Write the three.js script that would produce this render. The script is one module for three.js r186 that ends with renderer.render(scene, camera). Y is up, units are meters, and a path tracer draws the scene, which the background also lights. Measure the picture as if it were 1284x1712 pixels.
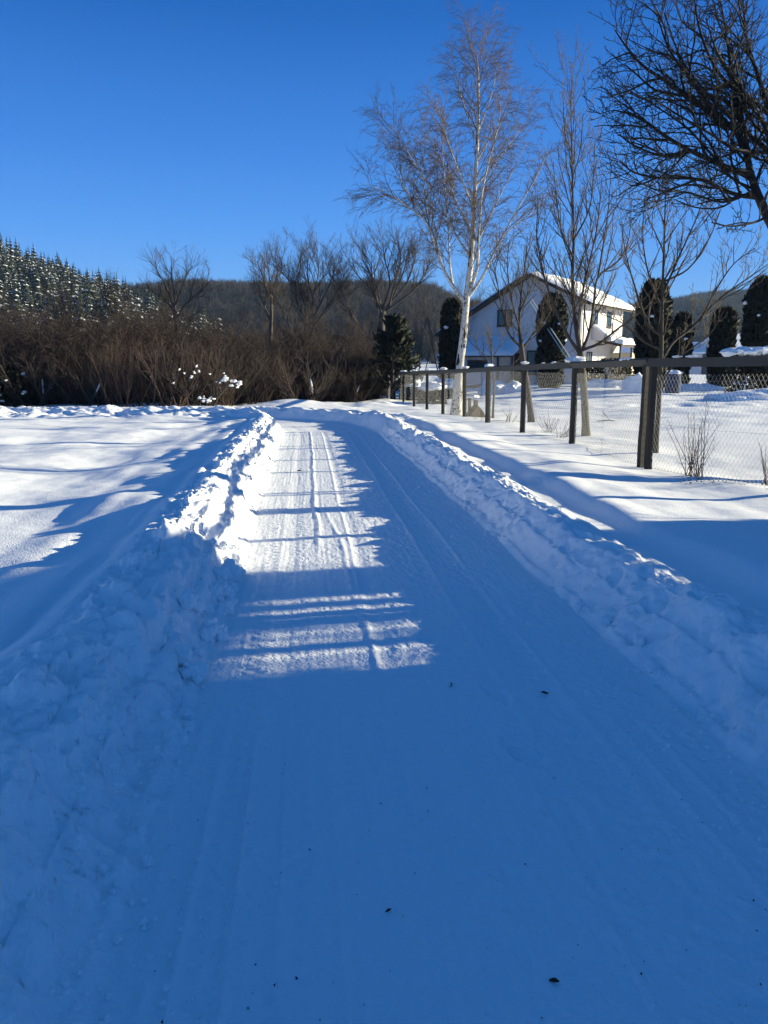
import * as THREE from 'three';
import { ImprovedNoise } from 'three/addons/math/ImprovedNoise.js';
import { mergeGeometries } from 'three/addons/utils/BufferGeometryUtils.js';

// ---------------------------------------------------------------- camera, sky, sun, exposure
const scene = new THREE.Scene();
const EYE = 1.6, PITCH = 11 * Math.PI / 180, F = 1286;            // metres, radians, focal length in photo pixels (1284 x 1712)
const camera = new THREE.PerspectiveCamera(2 * Math.atan(856 / F) * 180 / Math.PI, 0.75, 0.05, 4000);
camera.position.set(0, EYE, 0);
camera.rotation.x = -PITCH;
const renderer = new THREE.WebGLRenderer();
renderer.toneMapping = THREE.LinearToneMapping;
renderer.toneMappingExposure = 2.4;
renderer.shadowMap.enabled = true;

const SKY = [[0, .33, .59, .90], [2.5, .22, .50, .92], [6, .135, .405, .92], [9.3, .084, .332, .89], [14, .044, .240, .765], [22, .009, .134, .53], [40, .016, .114, .37], [90, .018, .098, .265]];
{
  const W = 64, H = 1024, data = new Float32Array(W * H * 4);
  for (let j = 0; j < H; j++) {
    const e = Math.max(0, ((j + .5) / H - .5) * 180);
    let k = 0; while (k < SKY.length - 2 && SKY[k + 1][0] < e) k++;
    const a = SKY[k], b = SKY[k + 1], f = Math.min(1, (e - a[0]) / (b[0] - a[0]));
    for (let i = 0; i < W; i++) for (let c = 0; c < 4; c++)
      data[(j * W + i) * 4 + c] = c === 3 ? 1 : (a[c + 1] + (b[c + 1] - a[c + 1]) * f) / 2.4;
  }
  const t = new THREE.DataTexture(data, W, H, THREE.RGBAFormat, THREE.FloatType);
  t.mapping = THREE.EquirectangularReflectionMapping; t.magFilter = THREE.LinearFilter; t.minFilter = THREE.LinearFilter; t.needsUpdate = true;
  scene.background = t; scene.environment = t;
}
const SUN_AZ = 77 * Math.PI / 180, SUN_EL = 13 * Math.PI / 180;   // right of straight ahead; height
const sun = new THREE.DirectionalLight(new THREE.Color().setRGB(1, .905, .63), 5);
sun.position.set(Math.sin(SUN_AZ) * Math.cos(SUN_EL), Math.sin(SUN_EL), -Math.cos(SUN_AZ) * Math.cos(SUN_EL)).multiplyScalar(80);
sun.castShadow = true;
Object.assign(sun.shadow.camera, { left: -60, right: 60, top: 60, bottom: -60, near: 1, far: 220 });
sun.shadow.mapSize.set(4096, 4096);
scene.add(sun); scene.add(sun.target);
scene.fog = new THREE.FogExp2(new THREE.Color().setRGB(.42, .62, .95), .00016);

// ---------------------------------------------------------------- helpers
function rngOf(seed) { let a = seed >>> 0; return () => { a = (a + 0x6D2B79F5) | 0; let t = Math.imul(a ^ (a >>> 15), 1 | a); t = (t + Math.imul(t ^ (t >>> 7), 61 | t)) ^ t; return ((t ^ (t >>> 14)) >>> 0) / 4294967296; }; }
const realRandom = Math.random; { const r = rngOf(5); Math.random = r; }
const noiser = new ImprovedNoise(); Math.random = realRandom;
const N = (x, y, z = 0) => noiser.noise(x + 100.37, y + 57.71, z + 31.17);
function fbm(x, y, z, o = 4) { let s = 0, a = 1, f = 1; for (let i = 0; i < o; i++) { s += a * N(x * f, y * f, z * f + i * 7.3); a *= .5; f *= 2.03; } return s; }
const clamp = (x, a, b) => Math.max(a, Math.min(b, x));
const sstep = (a, b, x) => { const t = clamp((x - a) / (b - a), 0, 1); return t * t * (3 - 2 * t); };
const lerp = (a, b, t) => a + (b - a) * t;
const V = (x, y, z) => new THREE.Vector3(x, y, z);
const gauss = (x, c, w) => Math.exp(-(((x - c) / w) ** 2));
function hash3(i, j, k, s) { let h = Math.imul(i, 374761393) ^ Math.imul(j, 668265263) ^ Math.imul(k, 2147483647 - 40507) ^ Math.imul(s, 1274126177); h = Math.imul(h ^ (h >>> 13), 1274126177); h ^= h >>> 16; return (h >>> 0) / 4294967296; }
const used = {};
function numbered(name) { const k = used[name] = (used[name] ?? -1) + 1; return k ? `${name}_${String(k).padStart(3, '0')}` : name; }
function mesh(name, geometry, material, parent) {
  const m = new THREE.Mesh(geometry, material); m.name = parent ? name : numbered(name);
  m.castShadow = m.receiveShadow = true; (parent ?? scene).add(m); return m;
}
function tag(o, label, category, group) { o.userData.label = label; o.userData.category = category; if (group) o.userData.group = group; return o; }
function thing(name, label, category, pos = [0, 0, 0], turn = 0, group) {
  const g = new THREE.Group(); g.name = numbered(name); g.position.set(...pos); g.rotation.y = turn; scene.add(g); return tag(g, label, category, group);
}
function copyOf(o, pos, turn, scale, label) {
  const c = o.clone(); c.name = numbered(o.name.replace(/_\d{3}$/, '')); c.position.set(...pos); c.rotation.y = turn;
  if (Array.isArray(scale)) c.scale.set(...scale); else c.scale.setScalar(scale);
  c.userData = { ...o.userData }; if (label) c.userData.label = label; scene.add(c); return c;
}
function structure(o) { o.userData.kind = 'structure'; return o; }
// a photo pixel and a distance ahead -> a point of the place
function at(px, py, d) {
  const u = (px - 642) / F, v = (856 - py) / F, dz = v * Math.sin(PITCH) + Math.cos(PITCH), dy = v * Math.cos(PITCH) - Math.sin(PITCH), k = d / dz;
  return V(u * k, EYE + dy * k, -d);
}
class Geo {
  constructor() { this.p = []; this.n = []; this.t = []; this.i = []; }
  tube(pts, rad, sides = 5, vs = 1) {
    const base = this.p.length / 3; let len = 0, side = V(1, 0, 0), tan = V(0, 0, 0), bin = V(0, 0, 0);
    if (Math.abs(pts[1].clone().sub(pts[0]).normalize().x) > .8) side.set(0, 0, 1);
    for (let k = 0; k < pts.length; k++) {
      tan.subVectors(pts[Math.min(k + 1, pts.length - 1)], pts[Math.max(k - 1, 0)]).normalize();
      bin.crossVectors(tan, side).normalize(); side.crossVectors(bin, tan).normalize();
      if (k) len += pts[k].distanceTo(pts[k - 1]);
      for (let s = 0; s <= sides; s++) {
        const a = s / sides * Math.PI * 2, c = Math.cos(a), q = Math.sin(a), nx = side.x * c + bin.x * q, ny = side.y * c + bin.y * q, nz = side.z * c + bin.z * q;
        this.p.push(pts[k].x + nx * rad[k], pts[k].y + ny * rad[k], pts[k].z + nz * rad[k]); this.n.push(nx, ny, nz); this.t.push(s / sides, len * vs);
      }
    }
    for (let k = 0; k < pts.length - 1; k++) for (let s = 0; s < sides; s++) {
      const a = base + k * (sides + 1) + s, b = a + sides + 1; this.i.push(a, a + 1, b, b, a + 1, b + 1);
    }
  }
  twig(p, d, len, r, bend) {                                     // two-piece three-sided spike
    const m = p.clone().addScaledVector(d, len * .5), e = m.clone().addScaledVector(d.clone().add(bend).normalize(), len * .5);
    const ax = Math.abs(d.y) > .7 ? V(1, 0, 0) : V(0, 1, 0), s = V(0, 0, 0).crossVectors(d, ax).normalize(), b = V(0, 0, 0).crossVectors(d, s);
    const base = this.p.length / 3;
    for (const [q, rr] of [[p, r], [m, r * .75]]) for (let k = 0; k < 3; k++) {
      const a = k * 2.0944, nx = s.x * Math.cos(a) + b.x * Math.sin(a), ny = s.y * Math.cos(a) + b.y * Math.sin(a), nz = s.z * Math.cos(a) + b.z * Math.sin(a);
      this.p.push(q.x + nx * rr, q.y + ny * rr, q.z + nz * rr); this.n.push(nx, ny, nz); this.t.push(k / 3, 0);
    }
    this.p.push(e.x, e.y, e.z); this.n.push(d.x, d.y, d.z); this.t.push(0, 1);
    for (let k = 0; k < 3; k++) { const a = base + k, c = base + (k + 1) % 3; this.i.push(a, c, a + 3, a + 3, c, c + 3, a + 3, c + 3, base + 6); }
    return e;
  }
  tri(a, b, c, n) { const base = this.p.length / 3; for (const q of [a, b, c]) { this.p.push(q.x, q.y, q.z); this.n.push(n.x, n.y, n.z); this.t.push(q.x + q.z, q.y); } this.i.push(base, base + 1, base + 2); }
  build() {
    const g = new THREE.BufferGeometry();
    g.setAttribute('position', new THREE.Float32BufferAttribute(this.p, 3)); g.setAttribute('normal', new THREE.Float32BufferAttribute(this.n, 3));
    g.setAttribute('uv', new THREE.Float32BufferAttribute(this.t, 2)); g.setIndex(this.i); return g;
  }
}
function texture(w, h, f, srgb) {
  const d = new Uint8Array(w * h * 4);
  for (let y = 0; y < h; y++) for (let x = 0; x < w; x++) { const c = f(x / w, y / h), k = (y * w + x) * 4; for (let q = 0; q < 3; q++) d[k + q] = clamp(Math.round((Array.isArray(c) ? c[q] : c) * 255), 0, 255); d[k + 3] = 255; }
  const t = new THREE.DataTexture(d, w, h); t.wrapS = t.wrapT = THREE.RepeatWrapping; t.magFilter = THREE.LinearFilter; t.minFilter = THREE.LinearMipmapLinearFilter; t.generateMipmaps = true;
  if (srgb) t.colorSpace = THREE.SRGBColorSpace; t.needsUpdate = true; return t;
}
// noise that repeats over the unit square
function tnoise(u, v, f, seed = 0) {
  const x = u * f, y = v * f, i = Math.floor(x), j = Math.floor(y), a = x - i, b = y - j, s = t => t * t * (3 - 2 * t), h = (p, q) => hash3(((p % f) + f) % f, ((q % f) + f) % f, 3, seed);
  return lerp(lerp(h(i, j), h(i + 1, j), s(a)), lerp(h(i, j + 1), h(i + 1, j + 1), s(a)), s(b));
}
const std = (r, g, b, o = {}) => new THREE.MeshStandardMaterial({ color: new THREE.Color().setRGB(r, g, b), roughness: .9, ...o });

// ---------------------------------------------------------------- materials
const grain = texture(512, 512, (u, v) => .35 * tnoise(u, v, 256, 1) + .3 * tnoise(u, v, 128, 2) + .2 * tnoise(u, v, 48, 3) + .15 * tnoise(u, v, 16, 4));
const packed = texture(1024, 1024, (u, v) => {                     // 2.4 m across, 2.4 m along the road
  const streak = .5 * tnoise(u, v * .04 + .01, 128, 9) + .5 * tnoise(u + .004 * Math.sin(v * 6.283), v * .06, 64, 8);
  const rough = .5 * tnoise(u, v, 256, 11) + .5 * tnoise(u, v, 90, 12);
  const tread = (a, w) => Math.exp(-(((u - a) / w) ** 2)) * (.5 + .5 * Math.sin(v * 6.2832 * 60 + 5 * Math.abs(u - a) / w));
  return .35 + .1 * streak + .42 * rough + .14 * (tread(.16, .03) + tread(.74, .03)) - .1 * tnoise(u, v, 24, 5);
});
const M = {
  snow: std(.86, .875, .895, { roughness: .75, bumpMap: grain, bumpScale: .006 }),
  snowRough: std(.86, .875, .895, { roughness: .75, bumpMap: grain, bumpScale: .007 }),
  snowRoad: std(.83, .85, .875, { roughness: .62, bumpMap: packed, bumpScale: .013 }),
  snowPlain: std(.86, .875, .895, { roughness: .75 }),
  bark: std(.060, .047, .036, { bumpMap: grain, bumpScale: .01 }),
  barkDark: std(.022, .019, .016, { bumpMap: grain, bumpScale: .01 }),
  barkOlive: std(.055, .046, .030, { bumpMap: grain, bumpScale: .008 }),
  barkGrey: std(.072, .060, .050),
  twigBrown: std(.046, .032, .025), twigRed: std(.058, .033, .025), twigDark: std(.046, .034, .027), twigBirch: std(.115, .082, .058), twigGrey: std(.062, .050, .041), barkPale: std(.20, .175, .15), twigPlum: std(.085, .062, .042),
  thuja: std(.015, .019, .009), hedge: std(.015, .019, .009), spruce: std(.022, .032, .021), yew: std(.013, .019, .010),
  post: std(.032, .029, .026, { bumpMap: grain, bumpScale: .008 }), rail: std(.052, .050, .047, { bumpMap: grain, bumpScale: .006 }),
  wire: std(.27, .275, .28, { metalness: .5, roughness: .5 }),
  plaster: std(.66, .63, .62, { bumpMap: grain, bumpScale: .004 }), fascia: std(.055, .040, .032), frame: std(.05, .036, .028), cream: std(.62, .55, .42),
  glass: new THREE.MeshPhysicalMaterial({ color: new THREE.Color().setRGB(.035, .06, .065), roughness: .06, metalness: 0, clearcoat: 1 }),
  curtain: std(.12, .19, .19), pole: std(.55, .55, .52), wood: std(.085, .065, .048), blue: std(.008, .025, .075, { roughness: .9 }),
  dryLeaf: std(.035, .022, .012), roofTile: std(.12, .06, .045),
};
const birchBark = texture(256, 1024, (u, v) => {
  const mark = tnoise(u, v, 8, 21) * .5 + tnoise(u * .5, v, 96, 22) * .5, patch = tnoise(u, v, 5, 23) * .55 + tnoise(u, v, 20, 24) * .45, g = tnoise(u, v, 60, 25);
  const dark = sstep(.60, .67, mark) * .85 + sstep(.60, .66, patch) * .95, k = clamp(1 - dark, .08, 1), w = .70 + .16 * g;
  return [w * k, w * k * .97, w * k * .92];
}, true);
M.birch = new THREE.MeshStandardMaterial({ map: birchBark, roughness: .8, bumpMap: grain, bumpScale: .006 });

// ---------------------------------------------------------------- the shape of the land
const centre = d => .55 - .1 * d;                                    // road centre line, d metres ahead
const PATH = [];
{
  const pts = [[-10], [0], [10], [15], [18]].map(([d]) => V(centre(d), 0, d)).concat([[-1.7, 20.6], [-2.6, 22.6], [-4.6, 23.9], [-8, 24.4], [-14, 24.6], [-30, 25.0], [-70, 26]].map(a => V(a[0], 0, a[1])));
  const c = new THREE.CatmullRomCurve3(pts, false, 'centripetal'); for (const p of c.getSpacedPoints(700)) PATH.push([p.x, p.z]);
}
function lateral(x, d) {                                             // signed distance from the road's centre line, right positive
  if (d < 17) return (x - centre(d)) * .995;
  let best = 1e9, bi = 0; for (let k = 0; k < PATH.length; k += 4) { const q = (PATH[k][0] - x) ** 2 + (PATH[k][1] - d) ** 2; if (q < best) { best = q; bi = k; } }
  best = 1e9; let bt = 0;
  for (let k = Math.max(0, bi - 5); k < Math.min(PATH.length - 1, bi + 5); k++) {
    const [ax, ad] = PATH[k], ex = PATH[k + 1][0] - ax, ed = PATH[k + 1][1] - ad, L = ex * ex + ed * ed, f = clamp(((x - ax) * ex + (d - ad) * ed) / L, 0, 1);
    const qx = x - ax - ex * f, qd = d - ad - ed * f, q = qx * qx + qd * qd; if (q < best) { best = q; bt = Math.sqrt(q) * Math.sign(qx * ed - qd * ex || 1); }
  }
  return bt;
}
function base(x, d) {
  const g = sstep(4.5, 13, x - centre(Math.min(d, 24)));
  const dd = clamp(d, 0, 46);
  return -.00027 * dd * dd * (1 - g) + .02 * g;
}
function curve(knots, t) { if (t <= knots[0][0]) return knots[0][1]; for (let k = 1; k < knots.length; k++) if (t <= knots[k][0]) { const a = knots[k - 1], b = knots[k], f = (t - a[0]) / (b[0] - a[0]); return a[1] + (b[1] - a[1]) * f * f * (3 - 2 * f); } return knots[knots.length - 1][1]; }
const LEFT = [[1.1, 0], [1.16, .05], [1.28, .245], [1.43, .40], [1.58, .45], [1.75, .39], [2.0, .305], [2.4, .245], [2.9, .185], [3.6, .15], [4.8, .19], [6, .16], [10, .2]];
const RIGHT = [[1.18, 0], [1.24, .05], [1.37, .225], [1.51, .335], [1.62, .35], [1.75, .30], [1.93, .205], [2.1, .205], [2.38, .28], [2.75, .255], [3.4, .21], [4.3, .18], [5.2, .13], [8, .1]];
function field(x, d, t) {                                            // soft wind-laid snow
  const w = sstep(1.7, 2.6, Math.abs(t)), far = sstep(9, 18, Math.abs(t));
  let h = w * (.075 * N(x * .42, d * .30, 1) + .05 * N(x * .9, d * .75, 2) + .014 * N(x * 2.2, d * 2.2, 3) + .004 * N(x * 6, d * 6, 4));
  h += w * .05 * Math.max(0, N(x * .55 + 9, d * .5, 8)) * (t < 0 ? 1.6 : .8);
  h += far * .12 * N(x * .12, d * .12, 6);
  h += sstep(.9, 1.5, Math.abs(t)) * (1 - sstep(2.2, 2.8, Math.abs(t))) * .03 * N(x * 1.3, d * 1.3, 12);
  return h;
}
const FOOT = [[at(875, 1262, 2.95), .5], [at(830, 1160, 3.55), .45]];
function roadRelief(t, d) {
  if (Math.abs(t) > 1.25) return 0;
  const e = 1 - sstep(1.0, 1.22, Math.abs(t));
  const wob = .02 * N(d * .35, 3.1), u = t + wob;
  const lm = 1 - sstep(-.45, -.2, u); let h = (.0006 + .0016 * lm) * N(u * 34, d * .55, 1) + (.0004 + .0012 * lm) * N(u * 70, d * .9, 5);
  h += (.010 + .008 * N(d * 6, 1.1)) * gauss(u + .02 * N(d * 1.5, 4), -.46, .022) * sstep(6.3, 7.3, d) * (1 - sstep(19, 23, d)) + (.0055 + .006 * N(d * 7, 2.1)) * gauss(u, -.2 - .05 * sstep(4, 6, d) - .1 * sstep(6.5, 8.3, d), .022) * sstep(3.2, 3.8, d) * (1 - sstep(8, 8.8, d));
  const nr = 1.6 - 1.45 * sstep(2.5, 3.7, d); h += nr * (.011 * gauss(u, -.80, .012) + .008 * gauss(u, -.93, .014) + .006 * gauss(u, -.66, .010) + .005 * gauss(u, -.48, .014) + .007 * gauss(u, .30, .012) + .008 * gauss(u, .82, .014) + .006 * gauss(u, .95, .016)) - .006 * gauss(u, -.70, .07) + .005 * gauss(u, -.19, .016) - .006 * gauss(u, -.13, .05) - .008 * gauss(u, .58, .10) + .006 * gauss(u, .70, .015) + .005 * gauss(u, .42, .02);
  h += .006 * gauss(u, -.87, .05) * Math.sin(d * 60 + 22 * u + 2 * N(d, 2)) + .006 * gauss(u, .60, .07) * Math.sin(d * 56 + 18 * u + 2 * N(d * 2, 1)) + .004 * gauss(u, -.62, .05) * Math.sin(d * 64 - 20 * u);
  h += (1 - .85 * sstep(2.9, 3.7, d)) * (1 - sstep(5, 8, d)) * (.02 * Math.max(0, N(t * 14 + 5, d * 9, 21) - .25) + .008 * N(t * 20, d * 2.4, 23) + .006 * N(t * 30, d * 26, 25));
  const m = .35 + .65 * sstep(-.35, .2, u + .3 * N(d * .5, 8)); h += m * (.007 * N(t * 9, d * 9, 3) + .007 * Math.max(0, N(t * 22, d * 18, 2)) + .004 * N(t * 45, d * 40, 6));
  h += .012 * N(t * 1.1, d * .5, 9);
  return h * e;
}
function height(x, d, t = lateral(x, d)) {
  const a = Math.abs(t), k = t < 0 ? 1 + .12 * N(d * .33, x * .05, 3) + .07 * N(d * 1.1, 4.4) : 1 + .12 * N(d * .4, 7.7) + .1 * N(d * 1.3, 2.2);
  const wide = t < 0 ? 1 + .10 * (1 - sstep(2.2, 5.2, d)) : 1;         // the near left bank leans back further
  const tt = t < 0 ? 1.1 + (a - 1.1 + .05 * N(d * .8, 1.5)) / wide : a + .04 * N(d * .9, 6.5);
  let h = curve(t < 0 ? LEFT : RIGHT, tt);
  if (a < 2) h *= k;
  return base(x, d) + h + field(x, d, t) + roadRelief(t, d);
}
// broken clods of ploughed snow: cells with a step and a tilt each
function clods(x, y, z, s, seed) {
  x /= s; y /= s; z /= s; const i = Math.floor(x), j = Math.floor(y), k = Math.floor(z); let b1 = 9, b2 = 9, v1 = 0, v2 = 0;
  for (let a = -1; a < 2; a++) for (let b = -1; b < 2; b++) for (let c = -1; c < 2; c++) {
    const I = i + a, J = j + b, K = k + c, dx = x - I - hash3(I, J, K, seed), dy = y - J - hash3(I, J, K, seed + 1), dz = z - K - hash3(I, J, K, seed + 2), q = Math.sqrt(dx * dx + dy * dy + dz * dz);
    if (q < b2) {
      const v = hash3(I, J, K, seed + 3) - .5 + .55 * ((hash3(I, J, K, seed + 4) - .5) * dx + (hash3(I, J, K, seed + 5) - .5) * dy + (hash3(I, J, K, seed + 6) - .5) * dz) * 2 - .35 * q;
      if (q < b1) { b2 = b1; v2 = v1; b1 = q; v1 = v; } else { b2 = q; v2 = v; }
    }
  }
  return lerp(v2, v1, .5 + .5 * sstep(0, .22, b2 - b1));
}
function bankMask(t) { return t < 0 ? sstep(1.08, 1.22, -t) * (1 - sstep(1.62, 1.86, -t)) : sstep(1.16, 1.26, t) * (1 - sstep(1.66, 1.86, t)); }
function rough(p, t, d) {                                            // how far the bank's face stands out at p
  const m = bankMask(t); if (m <= 0) return 0;
  const big = t < 0 ? .062 : .036, patch = .55 + .9 * clamp(.5 + 1.2 * N(p.x * 1.1, p.z * 1.1, 5), 0, 1);
  return m * patch * (big * clods(p.x, p.y, p.z, .23, 11) + (t < 0 ? .034 : .03) * clods(p.x, p.y, p.z, .10, 31) + .014 * clods(p.x, p.y, p.z, .045, 41) + .04 * fbm(p.x * 3.2, p.y * 3.2, p.z * 3.2, 3) + .009 * N(p.x * 26, p.y * 26, p.z * 26));
}
function gridMesh(P, rows, cols, c0, c1, uvOf, Nn) {
  const w = c1 - c0 + 1, pos = new Float32Array(rows * w * 3), nor = new Float32Array(rows * w * 3), uv = new Float32Array(rows * w * 2), idx = [];
  for (let r = 0; r < rows; r++) for (let c = 0; c < w; c++) {
    const s = (r * cols + c0 + c), k = r * w + c;
    for (let q = 0; q < 3; q++) { pos[k * 3 + q] = P[s * 3 + q]; nor[k * 3 + q] = Nn[s * 3 + q]; }
    const u = uvOf(r, c0 + c, P[s * 3], P[s * 3 + 2]); uv[k * 2] = u[0]; uv[k * 2 + 1] = u[1];
    if (r && c) { const a = k - w - 1, b = k - w, e = k - 1; idx.push(a, b, e, b, k, e); }
  }
  const g = new THREE.BufferGeometry(); g.setAttribute('position', new THREE.BufferAttribute(pos, 3)); g.setAttribute('normal', new THREE.BufferAttribute(nor, 3)); g.setAttribute('uv', new THREE.BufferAttribute(uv, 2)); g.setIndex(idx); return g;
}
function gridNormals(P, rows, cols) {
  const out = new Float32Array(rows * cols * 3), a = V(0, 0, 0), b = V(0, 0, 0);
  const get = (r, c, v) => { const s = (clamp(r, 0, rows - 1) * cols + clamp(c, 0, cols - 1)) * 3; return v.set(P[s], P[s + 1], P[s + 2]); }, p = V(0, 0, 0), q = V(0, 0, 0);
  for (let r = 0; r < rows; r++) for (let c = 0; c < cols; c++) {
    a.copy(get(r, c + 1, p)).sub(get(r, c - 1, q)); b.copy(get(r + 1, c, p)).sub(get(r - 1, c, q)); a.cross(b).normalize();
    const s = (r * cols + c) * 3; out[s] = a.x; out[s + 1] = a.y; out[s + 2] = a.z;
  }
  return out;
}
// near land: rows across the road, five strips that share their edges
{
  const T = [], cut = [];
  const run = (a, b, n, pow = 1) => { for (let k = 0; k < n; k++) T.push(a + (b - a) * Math.pow(k / n, pow)); };
  for (let k = 46; k > 0; k--) T.push(-6 - 64 * Math.pow(k / 46, 2.2));
  run(-6, -1.92, 104); cut.push(T.length); run(-1.92, -1.06, 84); cut.push(T.length); run(-1.06, 1.14, 210); cut.push(T.length); run(1.14, 1.92, 76); cut.push(T.length); run(1.92, 6, 92);
  for (let k = 0; k <= 46; k++) T.push(6 + 64 * Math.pow(k / 46, 2.2));
  const D = []; for (let k = 0; k < 24; k++) D.push(-14 + k * .64); for (let d = 1.3; d < 19.1;) { D.push(d); d += clamp(.009 + .0016 * d * d, .012, .055); } D.push(19.1);
  const rows = D.length, cols = T.length, P = new Float32Array(rows * cols * 3), e = .02;
  for (let r = 0; r < rows; r++) for (let c = 0; c < cols; c++) {
    const d = D[r], t = T[c], x = centre(d) + t, h = height(x, d, t), s = (r * cols + c) * 3; let X = x, Y = h, Z = -d;
    if (bankMask(t) > 0 && d > 1) {
      const f = 1 - sstep(17, 19, d);
      const gx = (height(x + e, d, t + e) - height(x - e, d, t - e)) / (2 * e), l = Math.hypot(gx, 1), p = V(x, h, -d), k = rough(p, t, d) * f;
      X += -gx / l * k; Y += 1 / l * k;
    } else if (d < 19) for (const [q, turn] of FOOT) {
      const lx = x - q.x, lz = -d - q.z; if (lx * lx + lz * lz < .04) { const a = lx * Math.cos(turn) - lz * Math.sin(turn), b = lx * Math.sin(turn) + lz * Math.cos(turn), w = Math.hypot(a / .05, b / .14); Y += -.011 * (1 - sstep(.8, 1.0, w)) + .007 * gauss(w, 1.1, .12) + .004 * (w < .9 ? Math.sin(b * 210) : 0); }
    }
    P[s] = X; P[s + 1] = Y; P[s + 2] = Z;
  }
  const Nn = gridNormals(P, rows, cols), uvM = (r, c, x, z) => [x * .8, z * .8], uvR = (r, c) => [(T[c] + 1.2) / 2.4, D[r] / 2.4];
  structure(mesh('snow_field', gridMesh(P, rows, cols, 0, cut[0], uvM, Nn), M.snow));
  structure(mesh('snow_bank', gridMesh(P, rows, cols, cut[0], cut[1], uvM, Nn), M.snowRough));
  structure(mesh('road', gridMesh(P, rows, cols, cut[1], cut[2], uvR, Nn), M.snowRoad));
  structure(mesh('snow_bank', gridMesh(P, rows, cols, cut[2], cut[3], uvM, Nn), M.snowRough));
  structure(mesh('snow_verge', gridMesh(P, rows, cols, cut[3], cols - 1, uvM, Nn), M.snow));
}
// land beyond the bend
{
  const X = [], D = [];
  for (let k = 40; k > 0; k--) X.push(-22 - 70 * Math.pow(k / 40, 1.8)); for (let x = -22; x < 5; x += .075) X.push(x); for (let x = 5; x < 20; x += .14) X.push(x); for (let x = 20; x < 26; x += .4) X.push(x); for (let k = 0; k <= 30; k++) X.push(26 + 90 * Math.pow(k / 30, 1.6));
  for (let d = 18.95; d < 33; d += .065) D.push(d); for (let d = 33; d < 60; d += .35) D.push(d); for (let k = 0; k <= 16; k++) D.push(60 + 40 * k / 16);
  const rows = D.length, cols = X.length, P = new Float32Array(rows * cols * 3);
  for (let r = 0; r < rows; r++) for (let c = 0; c < cols; c++) {
    const x = X[c], d = D[r], t = x < 14 ? lateral(x, d) : 30, s = (r * cols + c) * 3; let h = height(x, d, t);
    const m = sstep(1.15, 1.4, Math.abs(t)) * (1 - sstep(2.0, 2.9, Math.abs(t))) * sstep(19, 21, d);
    if (m > 0) h += m * (.10 * clods(x, h, -d, .42, 51) + .07 * clods(x, h, -d, .2, 71) + .08 * fbm(x * 1.2, d * 1.2, 5, 3));
    // heaped snow past the bend and the rougher ground under the thicket
    h += .25 * gauss(x, -3.2, 1.6) * gauss(d, 29.5, 1.2) + .16 * sstep(28, 33, d) * (1 - sstep(3, 9, x)) * (.6 + fbm(x * .5, d * .5, 2, 3));
    if (x > 6 && x < 22) { const line = 27.5 + .10 * (x - 8) + .5 * N(x * .3, 4); h -= .11 * gauss(d, line, .35) * (.55 + .9 * Math.max(0, Math.sin(x * 4.2))) * sstep(7, 9, x); h += .05 * gauss(d, line + .7, .3) * sstep(7, 9, x); }
    P[s] = x; P[s + 1] = h; P[s + 2] = -d;
  }
  const Nn = gridNormals(P, rows, cols);
  structure(mesh('far_snow_field', gridMesh(P, rows, cols, 0, cols - 1, (r, c, x, z) => [x * .8, z * .8], Nn), M.snowRough));
}
// open country and hills
function hillMesh(name, x0, x1, d0, d1, nx, nd, f, material) {
  const P = new Float32Array((nx + 1) * (nd + 1) * 3);
  for (let r = 0; r <= nd; r++) for (let c = 0; c <= nx; c++) { const x = lerp(x0, x1, c / nx), d = lerp(d0, d1, r / nd), s = (r * (nx + 1) + c) * 3; P[s] = x; P[s + 1] = f(x, d); P[s + 2] = -d; }
  return structure(mesh(name, gridMesh(P, nd + 1, nx + 1, 0, nx, (r, c, x, z) => [x * .05, z * .05], gridNormals(P, nd + 1, nx + 1)), material));
}
const leftHill = (x, d) => -1 + curve([[-.75, 58], [-.5, 35], [-.42, 29], [-.36, 23], [-.30, 16], [-.24, 9], [-.17, 1], [-.10, 0]], x / d) * sstep(105, 275, d) * (1 + .05 * N(x * .03, d * .03)) - 8 * sstep(280, 380, d);
const midHill = (x, d) => -1.5 + 36 * sstep(230, 450, d) * (1 - sstep(480, 640, d)) * curve([[-.6, .7], [-.25, .98], [-.1, 1], [0, 1], [.05, .95], [.11, .72], [.2, .5], [.3, .35]], x / d) + 3 * fbm(x * .012, d * .012, 3, 3);
const rightHill = (x, d) => -1.5 + 58 * sstep(420, 820, d) * (1 - sstep(860, 1100, d)) * curve([[.1, .35], [.25, .62], [.33, .78], [.41, .97], [.55, .98], [.8, 1]], x / d) + 4 * fbm(x * .008, d * .008, 8, 3);
hillMesh('open_ground', -800, 900, 98, 1300, 30, 26, () => -1.55, M.snow);
hillMesh('hill', -330, 5, 98, 400, 70, 60, leftHill, M.snow);
hillMesh('hill', -300, 190, 190, 640, 70, 60, midHill, M.snow);
hillMesh('hill', 60, 800, 380, 1100, 60, 60, rightHill, M.snow);

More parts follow.
